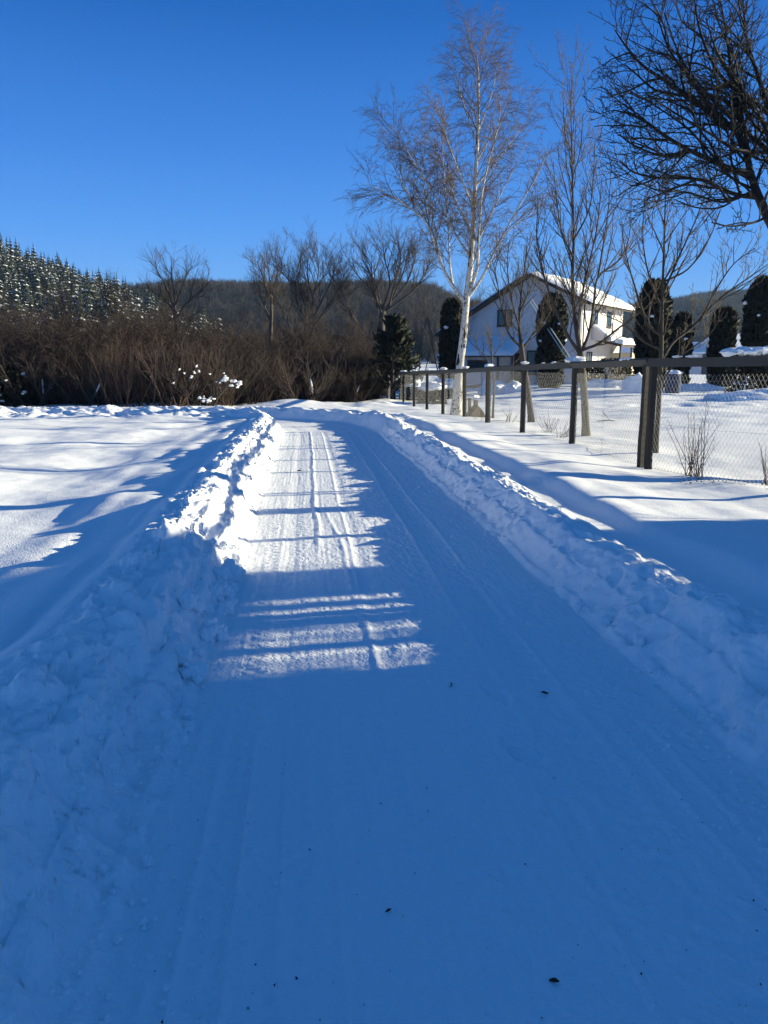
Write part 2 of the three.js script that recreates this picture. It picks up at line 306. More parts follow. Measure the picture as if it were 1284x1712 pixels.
// ---------------------------------------------------------------- trees
function bendTo(dir, ang, az) {
  const ax = Math.abs(dir.y) > .9 ? V(1, 0, 0) : V(0, 1, 0), s = V(0, 0, 0).crossVectors(dir, ax).normalize(), b = V(0, 0, 0).crossVectors(dir, s);
  return dir.clone().multiplyScalar(Math.cos(ang)).addScaledVector(s, Math.sin(ang) * Math.cos(az)).addScaledVector(b, Math.sin(ang) * Math.sin(az)).normalize();
}
function wander(p, dir, len, seg, gnarl, up, R) {
  const pts = [p.clone()], d = dir.clone();
  for (let k = 0; k < seg; k++) { d.x += (R() - .5) * gnarl; d.y += (R() - .5) * gnarl + up / seg; d.z += (R() - .5) * gnarl; d.normalize(); pts.push(pts[k].clone().addScaledVector(d, len / seg)); }
  return pts;
}
function polyAt(pts, u) { const f = u * (pts.length - 1), k = Math.min(pts.length - 2, Math.floor(f)), a = f - k; return [pts[k].clone().lerp(pts[k + 1], a), pts[k + 1].clone().sub(pts[k]).normalize()]; }
// L: rules for each further order of branching; the last one makes twigs
function sprout(wood, twigs, pts, r0, r1, order, L, R) {
  const rule = L[order]; if (!rule) return;
  let len = 0; for (let k = 1; k < pts.length; k++) len += pts[k].distanceTo(pts[k - 1]);
  const n = Math.max(1, Math.round(rule.per * len * (.8 + .4 * R())));
  for (let k = 0; k < n; k++) {
    const u = lerp(rule.from ?? .2, 1, (k + R()) / n), [p, dir] = polyAt(pts, Math.min(u, .999)), rad = lerp(r0, r1, u);
    const d = bendTo(dir, rule.ang + (R() - .5) * (rule.angv ?? .4), R() * 6.283);
    d.y += rule.lift ?? 0; d.normalize();
    const l = Math.min(rule.max ?? 9, (rule.len ? rule.len : len * rule.ratio) * (1.1 - (rule.taper ?? .6) * u) * (.65 + .7 * R())), rr = Math.max(rule.rmin ?? .004, Math.min(rad * .7, rule.rad ?? rad * .55));
    if (!L[order + 1] && !rule.seg) { twigs.twig(p, d, l, rr, V((R() - .5) * .8, (rule.up ?? .2) + (R() - .5) * .5, (R() - .5) * .8)); continue; }
    const c = wander(p, d, l, rule.seg ?? 4, rule.gnarl ?? .35, rule.up ?? .25, R), m = c.length - 1;
    (rule.asTwig ? twigs : wood).tube(c, c.map((_, i) => lerp(rr, Math.max(.003, rr * .3), i / m)), rule.sides ?? 4, 1);
    sprout(wood, twigs, c, rr, Math.max(.003, rr * .3), order + 1, L, R);
  }
}
function smooth(pts, n) { return new THREE.CatmullRomCurve3(pts, false, 'centripetal').getPoints(n); }
// limbs traced as [[px,py],...] in the plane d ahead, spread in depth by up to `deep`
function tracedTree(name, label, category, d, trunk, limbs, rules, mats, seed, deep, group) {
  const R = rngOf(seed), b = at(...trunk.p[0], d); b.y = Math.min(b.y, height(b.x, d) + .02);
  const t = thing(name, label, category, [b.x, b.y, b.z], 0, group), wood = new Geo(), twigs = new Geo(), tg = new Geo();
  const put = (l, dz) => smooth(l.map((q, i) => at(q[0], q[1], d + dz * (i / (l.length - 1)) ** 1.2).sub(b)), l.length * 3);
  const tp = put(trunk.p, 0); tp[0].y -= .12; tg.tube(tp, tp.map((_, i) => { const f = i / (tp.length - 1); return lerp(trunk.r[0], trunk.r[1], Math.pow(f, .8)) * (1 + .35 * Math.exp(-f * 26)); }), 12, 1 / (trunk.tile ?? 1));
  sprout(wood, twigs, tp, trunk.r[0] * .5, trunk.r[1], 0, rules.map((q, i) => i ? q : { ...q, from: trunk.from ?? .45, per: q.per * (trunk.per ?? 1) }), R);
  for (const l of limbs) {
    const pts = put(l.p, (R() - .5) * 2 * deep * (l.deep ?? 1)), r0 = l.r, r1 = l.e ?? .006;
    wood.tube(pts, pts.map((_, i) => lerp(r0, r1, Math.pow(i / (pts.length - 1), .75))), 7, 1 / (trunk.tile ?? 1)); sprout(wood, twigs, pts, r0, r1, 0, rules, R);
  }
  mesh('trunk', tg.build(), mats[0], t); const cr = mesh('crown', wood.build(), mats[1], t); mesh('twigs', twigs.build(), mats[2], cr).userData.kind = 'stuff';
  return t;
}
// birch behind the fence
tracedTree('birch_tree', 'tall white-barked birch with fine drooping twigs behind the fence', 'tree', 24.3,
  { p: [[762, 694], [768, 620], [775, 560], [780, 500], [787, 440], [791, 380], [795, 300], [799, 220], [800, 160], [799, 118], [797, 92]], r: [.155, .010], from: .34, per: 1.1, tile: 3.2 },
  [
    { p: [[778, 507], [755, 475], [737, 440], [725, 395], [712, 370], [680, 345], [645, 322], [612, 306]], r: .07 },
    { p: [[737, 440], [722, 400], [712, 340], [705, 290], [690, 250]], r: .035 },
    { p: [[781, 498], [797, 450], [800, 400], [805, 330], [817, 270], [832, 215], [838, 170]], r: .065 },
    { p: [[783, 497], [805, 465], [822, 430], [840, 395], [870, 340], [900, 290], [915, 255]], r: .055 },
    { p: [[757, 478], [752, 440], [750, 390], [745, 330], [740, 260], [735, 225]], r: .04 },
    { p: [[792, 350], [770, 295], [750, 240], [738, 200], [731, 172]], r: .035 },
    { p: [[797, 270], [820, 230], [850, 190], [882, 165]], r: .03 }, { p: [[796, 310], [830, 270], [860, 230], [893, 185]], r: .03 },
    { p: [[787, 430], [760, 390], [735, 340], [700, 285], [670, 235], [648, 205]], r: .04 }, { p: [[712, 372], [680, 320], [655, 270], [640, 225]], r: .03 },
    { p: [[800, 400], [820, 360], [845, 310], [880, 240]], r: .03 }, { p: [[798, 240], [780, 190], [767, 145], [763, 110]], r: .025 }, { p: [[799, 220], [818, 170], [828, 130], [827, 108]], r: .022 },
    { p: [[680, 345], [660, 330], [630, 330], [610, 345]], r: .022 }, { p: [[840, 395], [870, 370], [900, 345], [920, 320]], r: .022 }, { p: [[790, 390], [760, 330], [745, 280], [700, 215]], r: .028 },
  ],
  [{ per: 3.6, ang: .75, lift: .25, ratio: .34, max: 1.45, seg: 5, gnarl: .3, up: .1, sides: 4, rad: .013, from: .18, asTwig: true }, { per: 7.5, ang: .7, len: .62, seg: 3, gnarl: .4, up: -.5, sides: 3, rad: .006, asTwig: true, from: .1, taper: .3 }, { per: 12, ang: .6, len: .24, up: -.9, rad: .0055, taper: .2, from: .1 }],
  [M.birch, M.birch, M.twigBirch], 11, 1.9);
// garden trees along the fence
const plumRules = [{ per: 5.2, ang: .8, lift: .35, ratio: .32, max: 1.3, seg: 5, gnarl: .35, up: .6, sides: 4, rad: .014, from: .12 }, { per: 6.5, ang: .7, lift: .3, len: .5, seg: 3, gnarl: .4, up: .5, sides: 3, rad: .0062, asTwig: true, from: .1 }, { per: 8, ang: .8, len: .16, up: .3, rad: .0042 }];
tracedTree('garden_tree', 'bare garden tree with forked trunk and long upright shoots behind the fence', 'tree', 16.4,
  { p: [[980, 727], [976, 650], [970, 588]], r: [.085, .07], from: .85, per: .2 },
  [{ p: [[971, 592], [962, 540], [957, 470], [959, 400], [957, 300], [955, 200], [952, 135]], r: .055, e: .004 }, { p: [[970, 592], [950, 562], [930, 520], [915, 480], [905, 440], [897, 390], [900, 345]], r: .042 },
    { p: [[972, 590], [985, 555], [993, 505], [1000, 462], [1030, 440], [1050, 405], [1056, 335]], r: .042 }, { p: [[974, 585], [1000, 575], [1035, 548], [1070, 522], [1095, 500]], r: .038 },
    { p: [[965, 560], [972, 500], [985, 440], [998, 380], [1006, 300]], r: .035 }, { p: [[958, 430], [940, 390], [930, 330], [925, 270]], r: .022 }, { p: [[960, 400], [985, 350], [992, 290], [995, 240]], r: .02 }, { p: [[1000, 462], [1010, 400], [1018, 340], [1022, 270]], r: .022 }, { p: [[957, 300], [970, 250], [975, 190]], r: .012 }, { p: [[956, 270], [945, 225], [941, 160]], r: .012 }],
  plumRules, [M.barkOlive, M.bark, M.twigPlum], 23, 1.2, 'bare fruit trees behind the fence');
tracedTree('garden_tree', 'bare low-spreading garden tree with long side limb behind the double fence post', 'tree', 12.9,
  { p: [[1096, 757], [1101, 680], [1105, 600], [1106, 560]], r: [.044, .036], from: .9, per: .2 },
  [{ p: [[1106, 562], [1108, 480], [1110, 420], [1112, 350], [1114, 292]], r: .032 }, { p: [[1107, 600], [1125, 572], [1160, 545], [1200, 502], [1240, 472], [1290, 438]], r: .034 }, { p: [[1170, 538], [1200, 480], [1228, 440], [1262, 415]], r: .018 },
    { p: [[1105, 560], [1085, 545], [1065, 490], [1050, 440], [1040, 388]], r: .028 }, { p: [[1109, 490], [1135, 430], [1160, 375], [1182, 318]], r: .022 }, { p: [[1108, 520], [1085, 460], [1075, 400], [1078, 330]], r: .02 }, { p: [[1107, 585], [1075, 570], [1040, 540], [1005, 525]], r: .022 }, { p: [[1112, 470], [1150, 450], [1185, 400], [1205, 350]], r: .018 }, { p: [[1107, 640], [1135, 598], [1185, 560], [1210, 520]], r: .02 }],
  plumRules, [M.barkOlive, M.bark, M.twigPlum], 37, 1.0, 'bare fruit trees behind the fence');
tracedTree('garden_tree', 'slim dark garden tree standing before the house door behind the fence', 'tree', 20.4,
  { p: [[889, 706], [882, 650], [874, 600], [871, 575]], r: [.085, .065], from: .9, per: .2 },
  [{ p: [[871, 577], [868, 540], [872, 490], [878, 440], [882, 395]], r: .05 }, { p: [[871, 580], [852, 560], [840, 520], [830, 465], [822, 430]], r: .04 }, { p: [[869, 550], [855, 500], [848, 440], [852, 400]], r: .03 }, { p: [[873, 585], [890, 560], [908, 540], [928, 508]], r: .03 }, { p: [[870, 520], [888, 480], [900, 440]], r: .025 }],
  plumRules, [M.bark, M.barkDark, M.twigDark], 41, 1.2, 'bare fruit trees behind the fence');
tracedTree('garden_tree', 'thin young tree with snow-dusted forks beside the birch', 'tree', 22.4,
  { p: [[824, 692], [826, 645], [822, 600], [821, 565]], r: [.032, .02], from: .6, per: .4 }, [{ p: [[824, 640], [845, 620], [868, 600]], r: .014 }, { p: [[823, 620], [805, 590], [785, 570], [770, 540]], r: .02 }, { p: [[822, 600], [840, 570], [850, 540]], r: .014 }],
  plumRules, [M.barkOlive, M.bark, M.twigPlum], 43, .8, 'bare fruit trees behind the fence');
// large old tree whose trunk stands to the right
{
  const d = 9.6, R = rngOf(77), b = V(6.6, height(6.6, 10.2), -10.2), t = thing('old_tree', 'large dark old tree with thick crooked limbs reaching over the fence', 'tree', [b.x, b.y, b.z]);
  const tg = new Geo(), wood = new Geo(), twigs = new Geo(), fork = at(1315, 420, d).sub(b), fork2 = at(1330, 330, d + .5).sub(b);
  const tp = smooth([V(0, -.1, 0), V(.05, .8, 0), V(-.15, 1.7, .1), fork.clone().lerp(V(0, 1.9, 0), .35), fork], 16); tg.tube(tp, tp.map((_, i) => lerp(.24, .11, i / 16)), 12, 1);
  const tq = smooth([tp[9], fork2.clone().lerp(tp[9], .5), fork2], 8); tg.tube(tq, tq.map((_, i) => lerp(.14, .1, i / 8)), 10, 1);
  const rules = [{ per: 6.4, ang: .75, lift: .12, ratio: .42, max: .85, seg: 6, gnarl: .55, up: .25, sides: 4, rad: .018, from: .08 }, { per: 9, ang: .8, lift: .1, len: .5, seg: 4, gnarl: .7, up: .2, sides: 3, rad: .0075, asTwig: true, from: .08 }, { per: 11, ang: .85, len: .13, up: .25, rad: .005 }];
  const limbs = [
    [[[1315, 420], [1284, 362], [1265, 320], [1253, 280], [1245, 240], [1200, 190], [1160, 140], [1120, 85], [1100, 30]], .07, 0], [[[1256, 290], [1220, 282], [1185, 266], [1150, 250], [1110, 226], [1080, 204], [1050, 190], [1025, 184]], .042, -.5],
    [[[1268, 330], [1230, 325], [1170, 300], [1100, 297], [1060, 288], [1036, 270]], .032, .4], [[[1215, 215], [1170, 175], [1120, 140], [1075, 110], [1045, 75], [1028, 50]], .036, .5], [[[1250, 262], [1240, 200], [1225, 130], [1215, 60], [1200, -20]], .045, .6],
    [[[1330, 330], [1300, 240], [1275, 150], [1250, 70], [1240, -30]], .06, .8], [[[1330, 330], [1290, 260], [1240, 215], [1190, 165], [1140, 100], [1110, 20]], .04, 1.1], [[[1284, 362], [1260, 372], [1220, 378], [1190, 372]], .018, -.3],
    [[[1165, 250], [1120, 262], [1085, 247], [1058, 238]], .018, -.6], [[[1140, 160], [1095, 150], [1065, 125], [1045, 108]], .018, .3], [[[1300, 250], [1260, 180], [1200, 120], [1170, 50], [1160, -10]], .034, -.4], [[[1330, 330], [1360, 240], [1380, 120], [1390, 0]], .06, .3], [[[1340, 300], [1420, 230], [1480, 120]], .05, .2],
    [[[1262, 318], [1210, 338], [1150, 322], [1100, 318], [1070, 306]], .018, -.8], [[[1255, 300], [1200, 268], [1150, 215], [1100, 180], [1050, 150]], .022, .9], [[[1240, 320], [1210, 345], [1170, 348], [1130, 335]], .014, .3], [[[1284, 255], [1230, 250], [1190, 225], [1130, 190], [1085, 160]], .026, -.7], [[[1285, 190], [1240, 150], [1200, 90], [1180, 30]], .03, -.5],
  ];
  for (const [l, r, dz] of limbs) { const pts = smooth(l.map((q, i) => at(q[0], q[1], d + dz * (i / (l.length - 1))).sub(b)), l.length * 3); wood.tube(pts, pts.map((_, i) => lerp(r, .007, Math.pow(i / (pts.length - 1), .75))), 7, 1); sprout(wood, twigs, pts, r, .007, 0, rules, R); }
  mesh('trunk', tg.build(), M.barkDark, t); const cr = mesh('crown', wood.build(), M.barkDark, t); mesh('twigs', twigs.build(), M.barkDark, cr).userData.kind = 'stuff';
}
// prototypes of the bare trees and bushes of the thicket
function bareTree(name, label, category, stems, H, spread, rules, mats, seed, group, snow = 0, lines = false) {
  const R = rngOf(seed), t = thing(name, label, category, [0, 0, 0], 0, group), tg = new Geo(), wood = new Geo(), twigs = new Geo(), clumps = [], strips = [];
  for (let s = 0; s < stems; s++) {
    const az = R() * 6.283, lean = spread * (.3 + .7 * R()) * (stems > 1 ? 1 : .25), h = H * (.75 + .3 * R());
    const pts = wander(V((R() - .5) * .1 * stems, -.15, (R() - .5) * .1 * stems), V(Math.cos(az) * lean, 1, Math.sin(az) * lean).normalize(), h, 10, .16, .18, R), r = H * .0135 / Math.sqrt(stems) + .008;
    tg.tube(pts, pts.map((_, i) => lerp(r, .012, i / 10)), 6, 1); sprout(wood, twigs, pts, r, .012, 0, rules, R);
    if (lines && (stems < 5 || R() < .22)) { const a = 1 + Math.floor(R() * 3), c = pts.slice(a, a + 3 + Math.floor(R() * 3)).map((q, i) => { const o = q.clone(); o.y += lerp(r, .012, (a + i) / 10) * .8; return o; }), g = new Geo(); g.tube(c, c.map((_, i) => (i === 0 || i === c.length - 1 ? .004 : r * (1.1 + .7 * R()))), 5); strips.push(g.build()); }
    for (let k = 0; k < snow; k++) { if (R() < .45) continue; const [p] = polyAt(pts, .1 + .8 * R()); p.x += (R() - .5) * .3; p.z += (R() - .5) * .3; const m = blob(R, .035 + .05 * R() * R()); m.scale(1.2, .9, 1.2); m.translate(p.x, p.y, p.z); clumps.push(m); }
  }
  mesh('trunk', tg.build(), mats[0], t); const cr = mesh('crown', wood.build(), mats[1], t); mesh('twigs', twigs.build(), mats[2], cr).userData.kind = 'stuff'; for (const m of clumps) mesh('snow_clump', m, M.snowPlain, cr); for (const m of strips) mesh('snow_line', m, M.snowPlain, cr);
  return t;
}
const treeRules = (a = 1) => [{ per: 2.6 * a, ang: .85, lift: .15, ratio: .38, max: 2.6, seg: 6, gnarl: .55, up: .3, sides: 4, rad: .03, from: .25, taper: .75 }, { per: 3.0 * a, ang: .85, lift: .15, len: 1.1, seg: 4, gnarl: .6, up: .25, sides: 3, rad: .011, asTwig: true, from: .1 }, { per: 6.5 * a, ang: .85, len: .42, up: .2, rad: .0065 }];
const bushRules = [{ per: 3.2, ang: .6, lift: .25, ratio: .4, max: 1.2, seg: 4, gnarl: .4, up: .4, sides: 3, rad: .011, from: .15 }, { per: 7, ang: .6, len: .5, up: .3, rad: .0058 }];
const BG = 'bare trees of the thicket beyond the bend';
const tallRules = [{ per: 1.7, ang: .62, lift: .12, ratio: .40, max: 3.0, seg: 6, gnarl: .35, up: .45, sides: 4, rad: .028, from: .35, taper: .55 }, { per: 3.4, ang: .65, lift: .15, len: 1.1, seg: 3, gnarl: .4, up: .35, sides: 3, rad: .010, asTwig: true, from: .2 }, { per: 7, ang: .65, len: .45, up: .3, rad: .0068 }];
const tallA = bareTree('bare_tree', 'tall grey-brown bare tree rising above the brown thicket', 'tree', 4, 8.6, .62, tallRules, [M.barkGrey, M.barkGrey, M.twigDark], 101, BG);
const tallB = bareTree('bare_tree', 'tall grey-brown bare tree rising above the brown thicket', 'tree', 5, 8.2, .85, tallRules, [M.barkGrey, M.barkGrey, M.twigDark], 103, BG);
const midA = bareTree('bare_tree', 'brown bare thicket tree among its like below the hills', 'tree', 2, 5.6, .45, treeRules(1.5), [M.bark, M.bark, M.twigBrown], 107, BG);
const midB = bareTree('bare_tree', 'brown bare thicket tree among its like below the hills', 'tree', 4, 5.2, .5, treeRules(1.2), [M.bark, M.bark, M.twigRed], 109, BG);
const midC = bareTree('bare_tree', 'leaning pale-stemmed tree with snow along its stems in the thicket', 'tree', 3, 4.2, 1.0, treeRules(.8), [M.barkPale, M.bark, M.twigBrown], 111, BG, 0, true);
const bushA = bareTree('bare_bush', 'bare reddish bush at the snowy foot of the thicket', 'bush', 12, 2.2, .8, bushRules, [M.twigRed, M.twigRed, M.twigRed], 113, 'bushes at the foot of the thicket');
const bushB = bareTree('bare_bush', 'bare dark bush with snow along its stems at the thicket foot', 'bush', 9, 2.4, .9, bushRules, [M.twigDark, M.twigDark, M.twigBrown], 117, 'bushes at the foot of the thicket', 0, true);
const ground = (x, d) => height(x, d, x < 14 ? lateral(x, d) : 30);
function place(proto, first, px, d, H, turn, wide = 1, label) {
  const x = (px - 642) / F * (d * Math.cos(PITCH) + .0 * d) * 1.0187, s = H, o = first ? proto : copyOf(proto, [0, 0, 0], 0, 1, label);
  o.position.set(x, ground(x, d) - .05, -d); o.rotation.y = turn; o.scale.set(s * wide, s, s * wide); return o;
}
const crownRules = [{ per: 4.0, ang: .6, lift: .15, ratio: .48, max: 2.1, seg: 5, gnarl: .4, up: .35, sides: 4, rad: .02, from: .15, taper: .5 }, { per: 5.2, ang: .62, lift: .15, len: .8, seg: 3, gnarl: .4, up: .35, sides: 3, rad: .0105, asTwig: true, from: .1 }, { per: 10, ang: .65, len: .36, up: .3, rad: .0085 }];
const GREY = [M.barkGrey, M.barkGrey, M.twigGrey];
tracedTree('bare_tree', 'bare tree with a broad round crown of fine twigs above the dark evergreen', 'tree', 43, { p: [[648, 664], [641, 600], [638, 545], [641, 512]], r: [.22, .15], from: .9, per: .2 },
  [[[632, 515], [624, 489], [596, 458], [581, 434]], [[637, 515], [630, 480], [613, 444], [604, 412]], [[641, 512], [652, 472], [643, 432], [640, 404]], [[650, 515], [660, 472], [670, 432], [666, 404]], [[645, 515], [680, 472], [692, 440], [695, 416]], [[645, 520], [694, 482], [712, 455], [720, 438]], [[640, 600], [618, 565], [593, 534], [582, 511], [568, 483], [550, 458]], [[641, 530], [630, 500], [622, 460], [622, 425]], [[655, 500], [672, 462], [682, 425]]].map(p => ({ p, r: .062, e: .012 })), crownRules, GREY, 131, 1.8, BG);
tracedTree('bare_tree', 'several-stemmed bare tree with open fan-shaped crown above the thicket', 'tree', 42, { p: [[516, 664], [514, 610], [512, 575]], r: [.17, .12], from: .9, per: .2 },
  [[[512, 581], [509, 542], [498, 508], [490, 480], [472, 455], [460, 434]], [[514, 605], [494, 570], [478, 534], [464, 508], [450, 480]], [[514, 585], [524, 545], [524, 492], [533, 455], [528, 430]], [[510, 540], [512, 517], [501, 483], [498, 448], [503, 425]], [[524, 530], [546, 486], [556, 462], [560, 438]], [[524, 500], [514, 460], [516, 428]], [[526, 545], [548, 510], [568, 482], [576, 458]]].map(p => ({ p, r: .058, e: .012 })), crownRules, GREY, 133, 1.8, BG);
tracedTree('bare_tree', 'narrow bare tree at the edge of the fan-crowned tree above the thicket', 'tree', 45, { p: [[450, 664], [452, 580], [454, 517], [453, 495]], r: [.12, .08], from: .6, per: .5 },
  [[[453, 505], [442, 470], [434, 448], [430, 436]], [[453, 500], [462, 462], [466, 438]], [[453, 500], [450, 460], [445, 428]], [[453, 540], [438, 500], [428, 470]]].map(p => ({ p, r: .06, e: .012 })), crownRules, GREY, 135, 1.4, BG);
tracedTree('bare_tree', 'lone bare tree with loose crown standing above the thicket beside the wooded hill', 'tree', 42, { p: [[302, 672], [299, 590], [295, 545], [290, 507]], r: [.15, .1], from: .8, per: .3 },
  [[[289, 510], [278, 480], [263, 452], [260, 436]], [[292, 500], [288, 466], [286, 430]], [[294, 510], [304, 480], [314, 456], [322, 445]], [[296, 530], [315, 503], [336, 487], [348, 474]], [[290, 515], [262, 492], [246, 480]], [[298, 570], [318, 540], [330, 515]], [[297, 580], [275, 545], [262, 520]]].map(p => ({ p, r: .052, e: .012 })), crownRules, GREY, 137, 1.6, BG);
{
  const R = rngOf(202);
  // [pixel column, metres ahead, scale of height, width]
  const tallSpots = [[tallA, 400, 58, .72, .8], [tallB, 820, 72, 1.1, 1], [tallB, 860, 76, 1.15, 1], [tallB, 745, 60, .95, .9], [tallB, 785, 66, 1.0, 1], [tallA, 700, 60, .8, .9]];
  const seen = new Set();
  const first = p => { const f = !seen.has(p); seen.add(p); return f; };
  for (const [p, px, d, s, w] of tallSpots) place(p, first(p), px, d, s * 1.08, R() * 6.28, w);
  for (let k = 0; k < 74; k++) {
    const row = k % 3, px = -60 + 690 * ((k * .618034) % 1), d = 33.5 + row * 5.5 + 4 * R() + (px > 480 ? 3 : 0), q = R(), p = q < .36 ? midA : q < .68 ? midB : midC;
    place(p, first(p), px, d, (.62 + .62 * R()) * (.85 + .4 * N(px * .013, 3)) * (px > 430 ? .86 : 1) * (row === 0 ? .8 : 1), R() * 6.28, .9 + .35 * R());
  }
  for (let k = 0; k < 46; k++) {
    const px = -40 + 640 * ((k * .618034 + .3) % 1), d = 28.8 + 3.6 * R() + (px > 400 ? 3 : 0) + (px > 560 ? 2 : 0), p = R() < .55 ? bushA : bushB;
    place(p, first(p), px, d, .75 + .5 * R(), R() * 6.28, .9 + .5 * R());
  }
  // brushwood too dense to count, between and behind the trees
  const g = new Geo(), Q = rngOf(8);
  for (let k = 0; k < 150; k++) { const az = Q() * 6.283, l = .15 + 1.3 * Q() * Q(), h = 1.2 + 2.0 * Q(), p = V((Q() - .5) * 1.6, 0, (Q() - .5) * 1.6), dir = V(Math.cos(az) * l, 1, Math.sin(az) * l).normalize(); g.twig(p, dir, h, .011, V((Q() - .5) * 1.2, -.1 - .4 * Q(), (Q() - .5) * 1.2)); for (let q = 0; q < 9; q++) g.twig(p.clone().addScaledVector(dir, h * (.2 + .7 * Q())), bendTo(dir, .5 + .9 * Q(), Q() * 6.28), .25 + .5 * Q(), .0065, V((Q() - .5) * 1.2, .3 * (Q() - .3), (Q() - .5) * 1.2)); }
  const n = 560, inst = new THREE.InstancedMesh(g.build(), M.twigBrown, n), m4 = new THREE.Matrix4(), c = new THREE.Color();
  for (let k = 0; k < n; k++) {
    const px = -110 + 740 * Q(), d = 32 + 26 * Q() + (px > 440 ? 3 : 0), x = (px - 642) / F * d, s = (.6 + .7 * Q()) * (1 + .45 * N(px * .02, d * .1, 3));
    m4.compose(V(x, ground(x, d) - .1, -d), new THREE.Quaternion().setFromAxisAngle(V(0, 1, 0), Q() * 6.28), V(s * 1.1, s * (.7 + .6 * Q()), s * 1.1)); inst.setMatrixAt(k, m4); const v = .3 + .95 * Q() * Q() + .4 * Math.max(0, N(x * .5, d * .5, 4)); inst.setColorAt(k, c.setRGB(v * (1 + .25 * Q()), v * (.85 + .25 * Q()), v * .95));
  }
  inst.name = 'brushwood'; inst.userData = { label: 'dense brown brushwood filling the thicket below the hills', category: 'brushwood', kind: 'stuff' }; inst.castShadow = inst.receiveShadow = true; scene.add(inst);
}
// snow-dusted spruces on the left hill
function spruceGeo(seed, H, slim, pow) {
  const R = rngOf(seed), f = new Geo(), s = new Geo(), layers = 11;
  for (let k = 0; k < layers; k++) {
    const y = H * (.08 + .88 * k / layers), r = H * slim * Math.pow(1 - k / layers, pow) * (.55 + .75 * R()) + .12, n = Math.max(5, Math.round(12 - k * .6));
    for (let q = 0; q < n; q++) {
      const a = q / n * 6.283 + R() * .7, l = r * (.65 + .6 * R()), dx = Math.cos(a), dz = Math.sin(a), w = l * .36, drop = l * (.25 + .35 * R()), p = V(0, y + .2 * R(), 0), e = V(dx * l, y - drop, dz * l), m1 = V(dx * l * .6 - dz * w, y - drop * .7, dz * l * .6 + dx * w), m2 = V(dx * l * .6 + dz * w, y - drop * .7, dz * l * .6 - dx * w), nn = V(dx * .5, .8, dz * .5).normalize();
      f.tri(p, m1, e, nn); f.tri(p, e, m2, nn); f.tri(m1, V(dx * l * .8, y - drop - l * .3, dz * l * .8), m2, V(dx, 0, dz));
      if (R() < .34) { const o = V(0, .05, 0), k1 = .72; s.tri(p.clone().lerp(e, .25).add(o), p.clone().lerp(m1, k1).add(o), p.clone().lerp(e, .93).add(o), nn); s.tri(p.clone().lerp(e, .25).add(o), p.clone().lerp(e, .93).add(o), p.clone().lerp(m2, k1).add(o), nn); }
    }
  }
  f.tri(V(-.1, H * .9, 0), V(.1, H * .9, 0), V(0, H * 1.05, 0), V(0, 0, 1)); f.tri(V(0, H * .9, -.1), V(0, H * .9, .1), V(0, H * 1.05, 0), V(1, 0, 0));
  const tr = new Geo(); tr.tube([V(0, -.5, 0), V(0, H * .95, 0)], [H * .018, .02], 5);
  return [f.build(), s.build(), tr.build()];
}
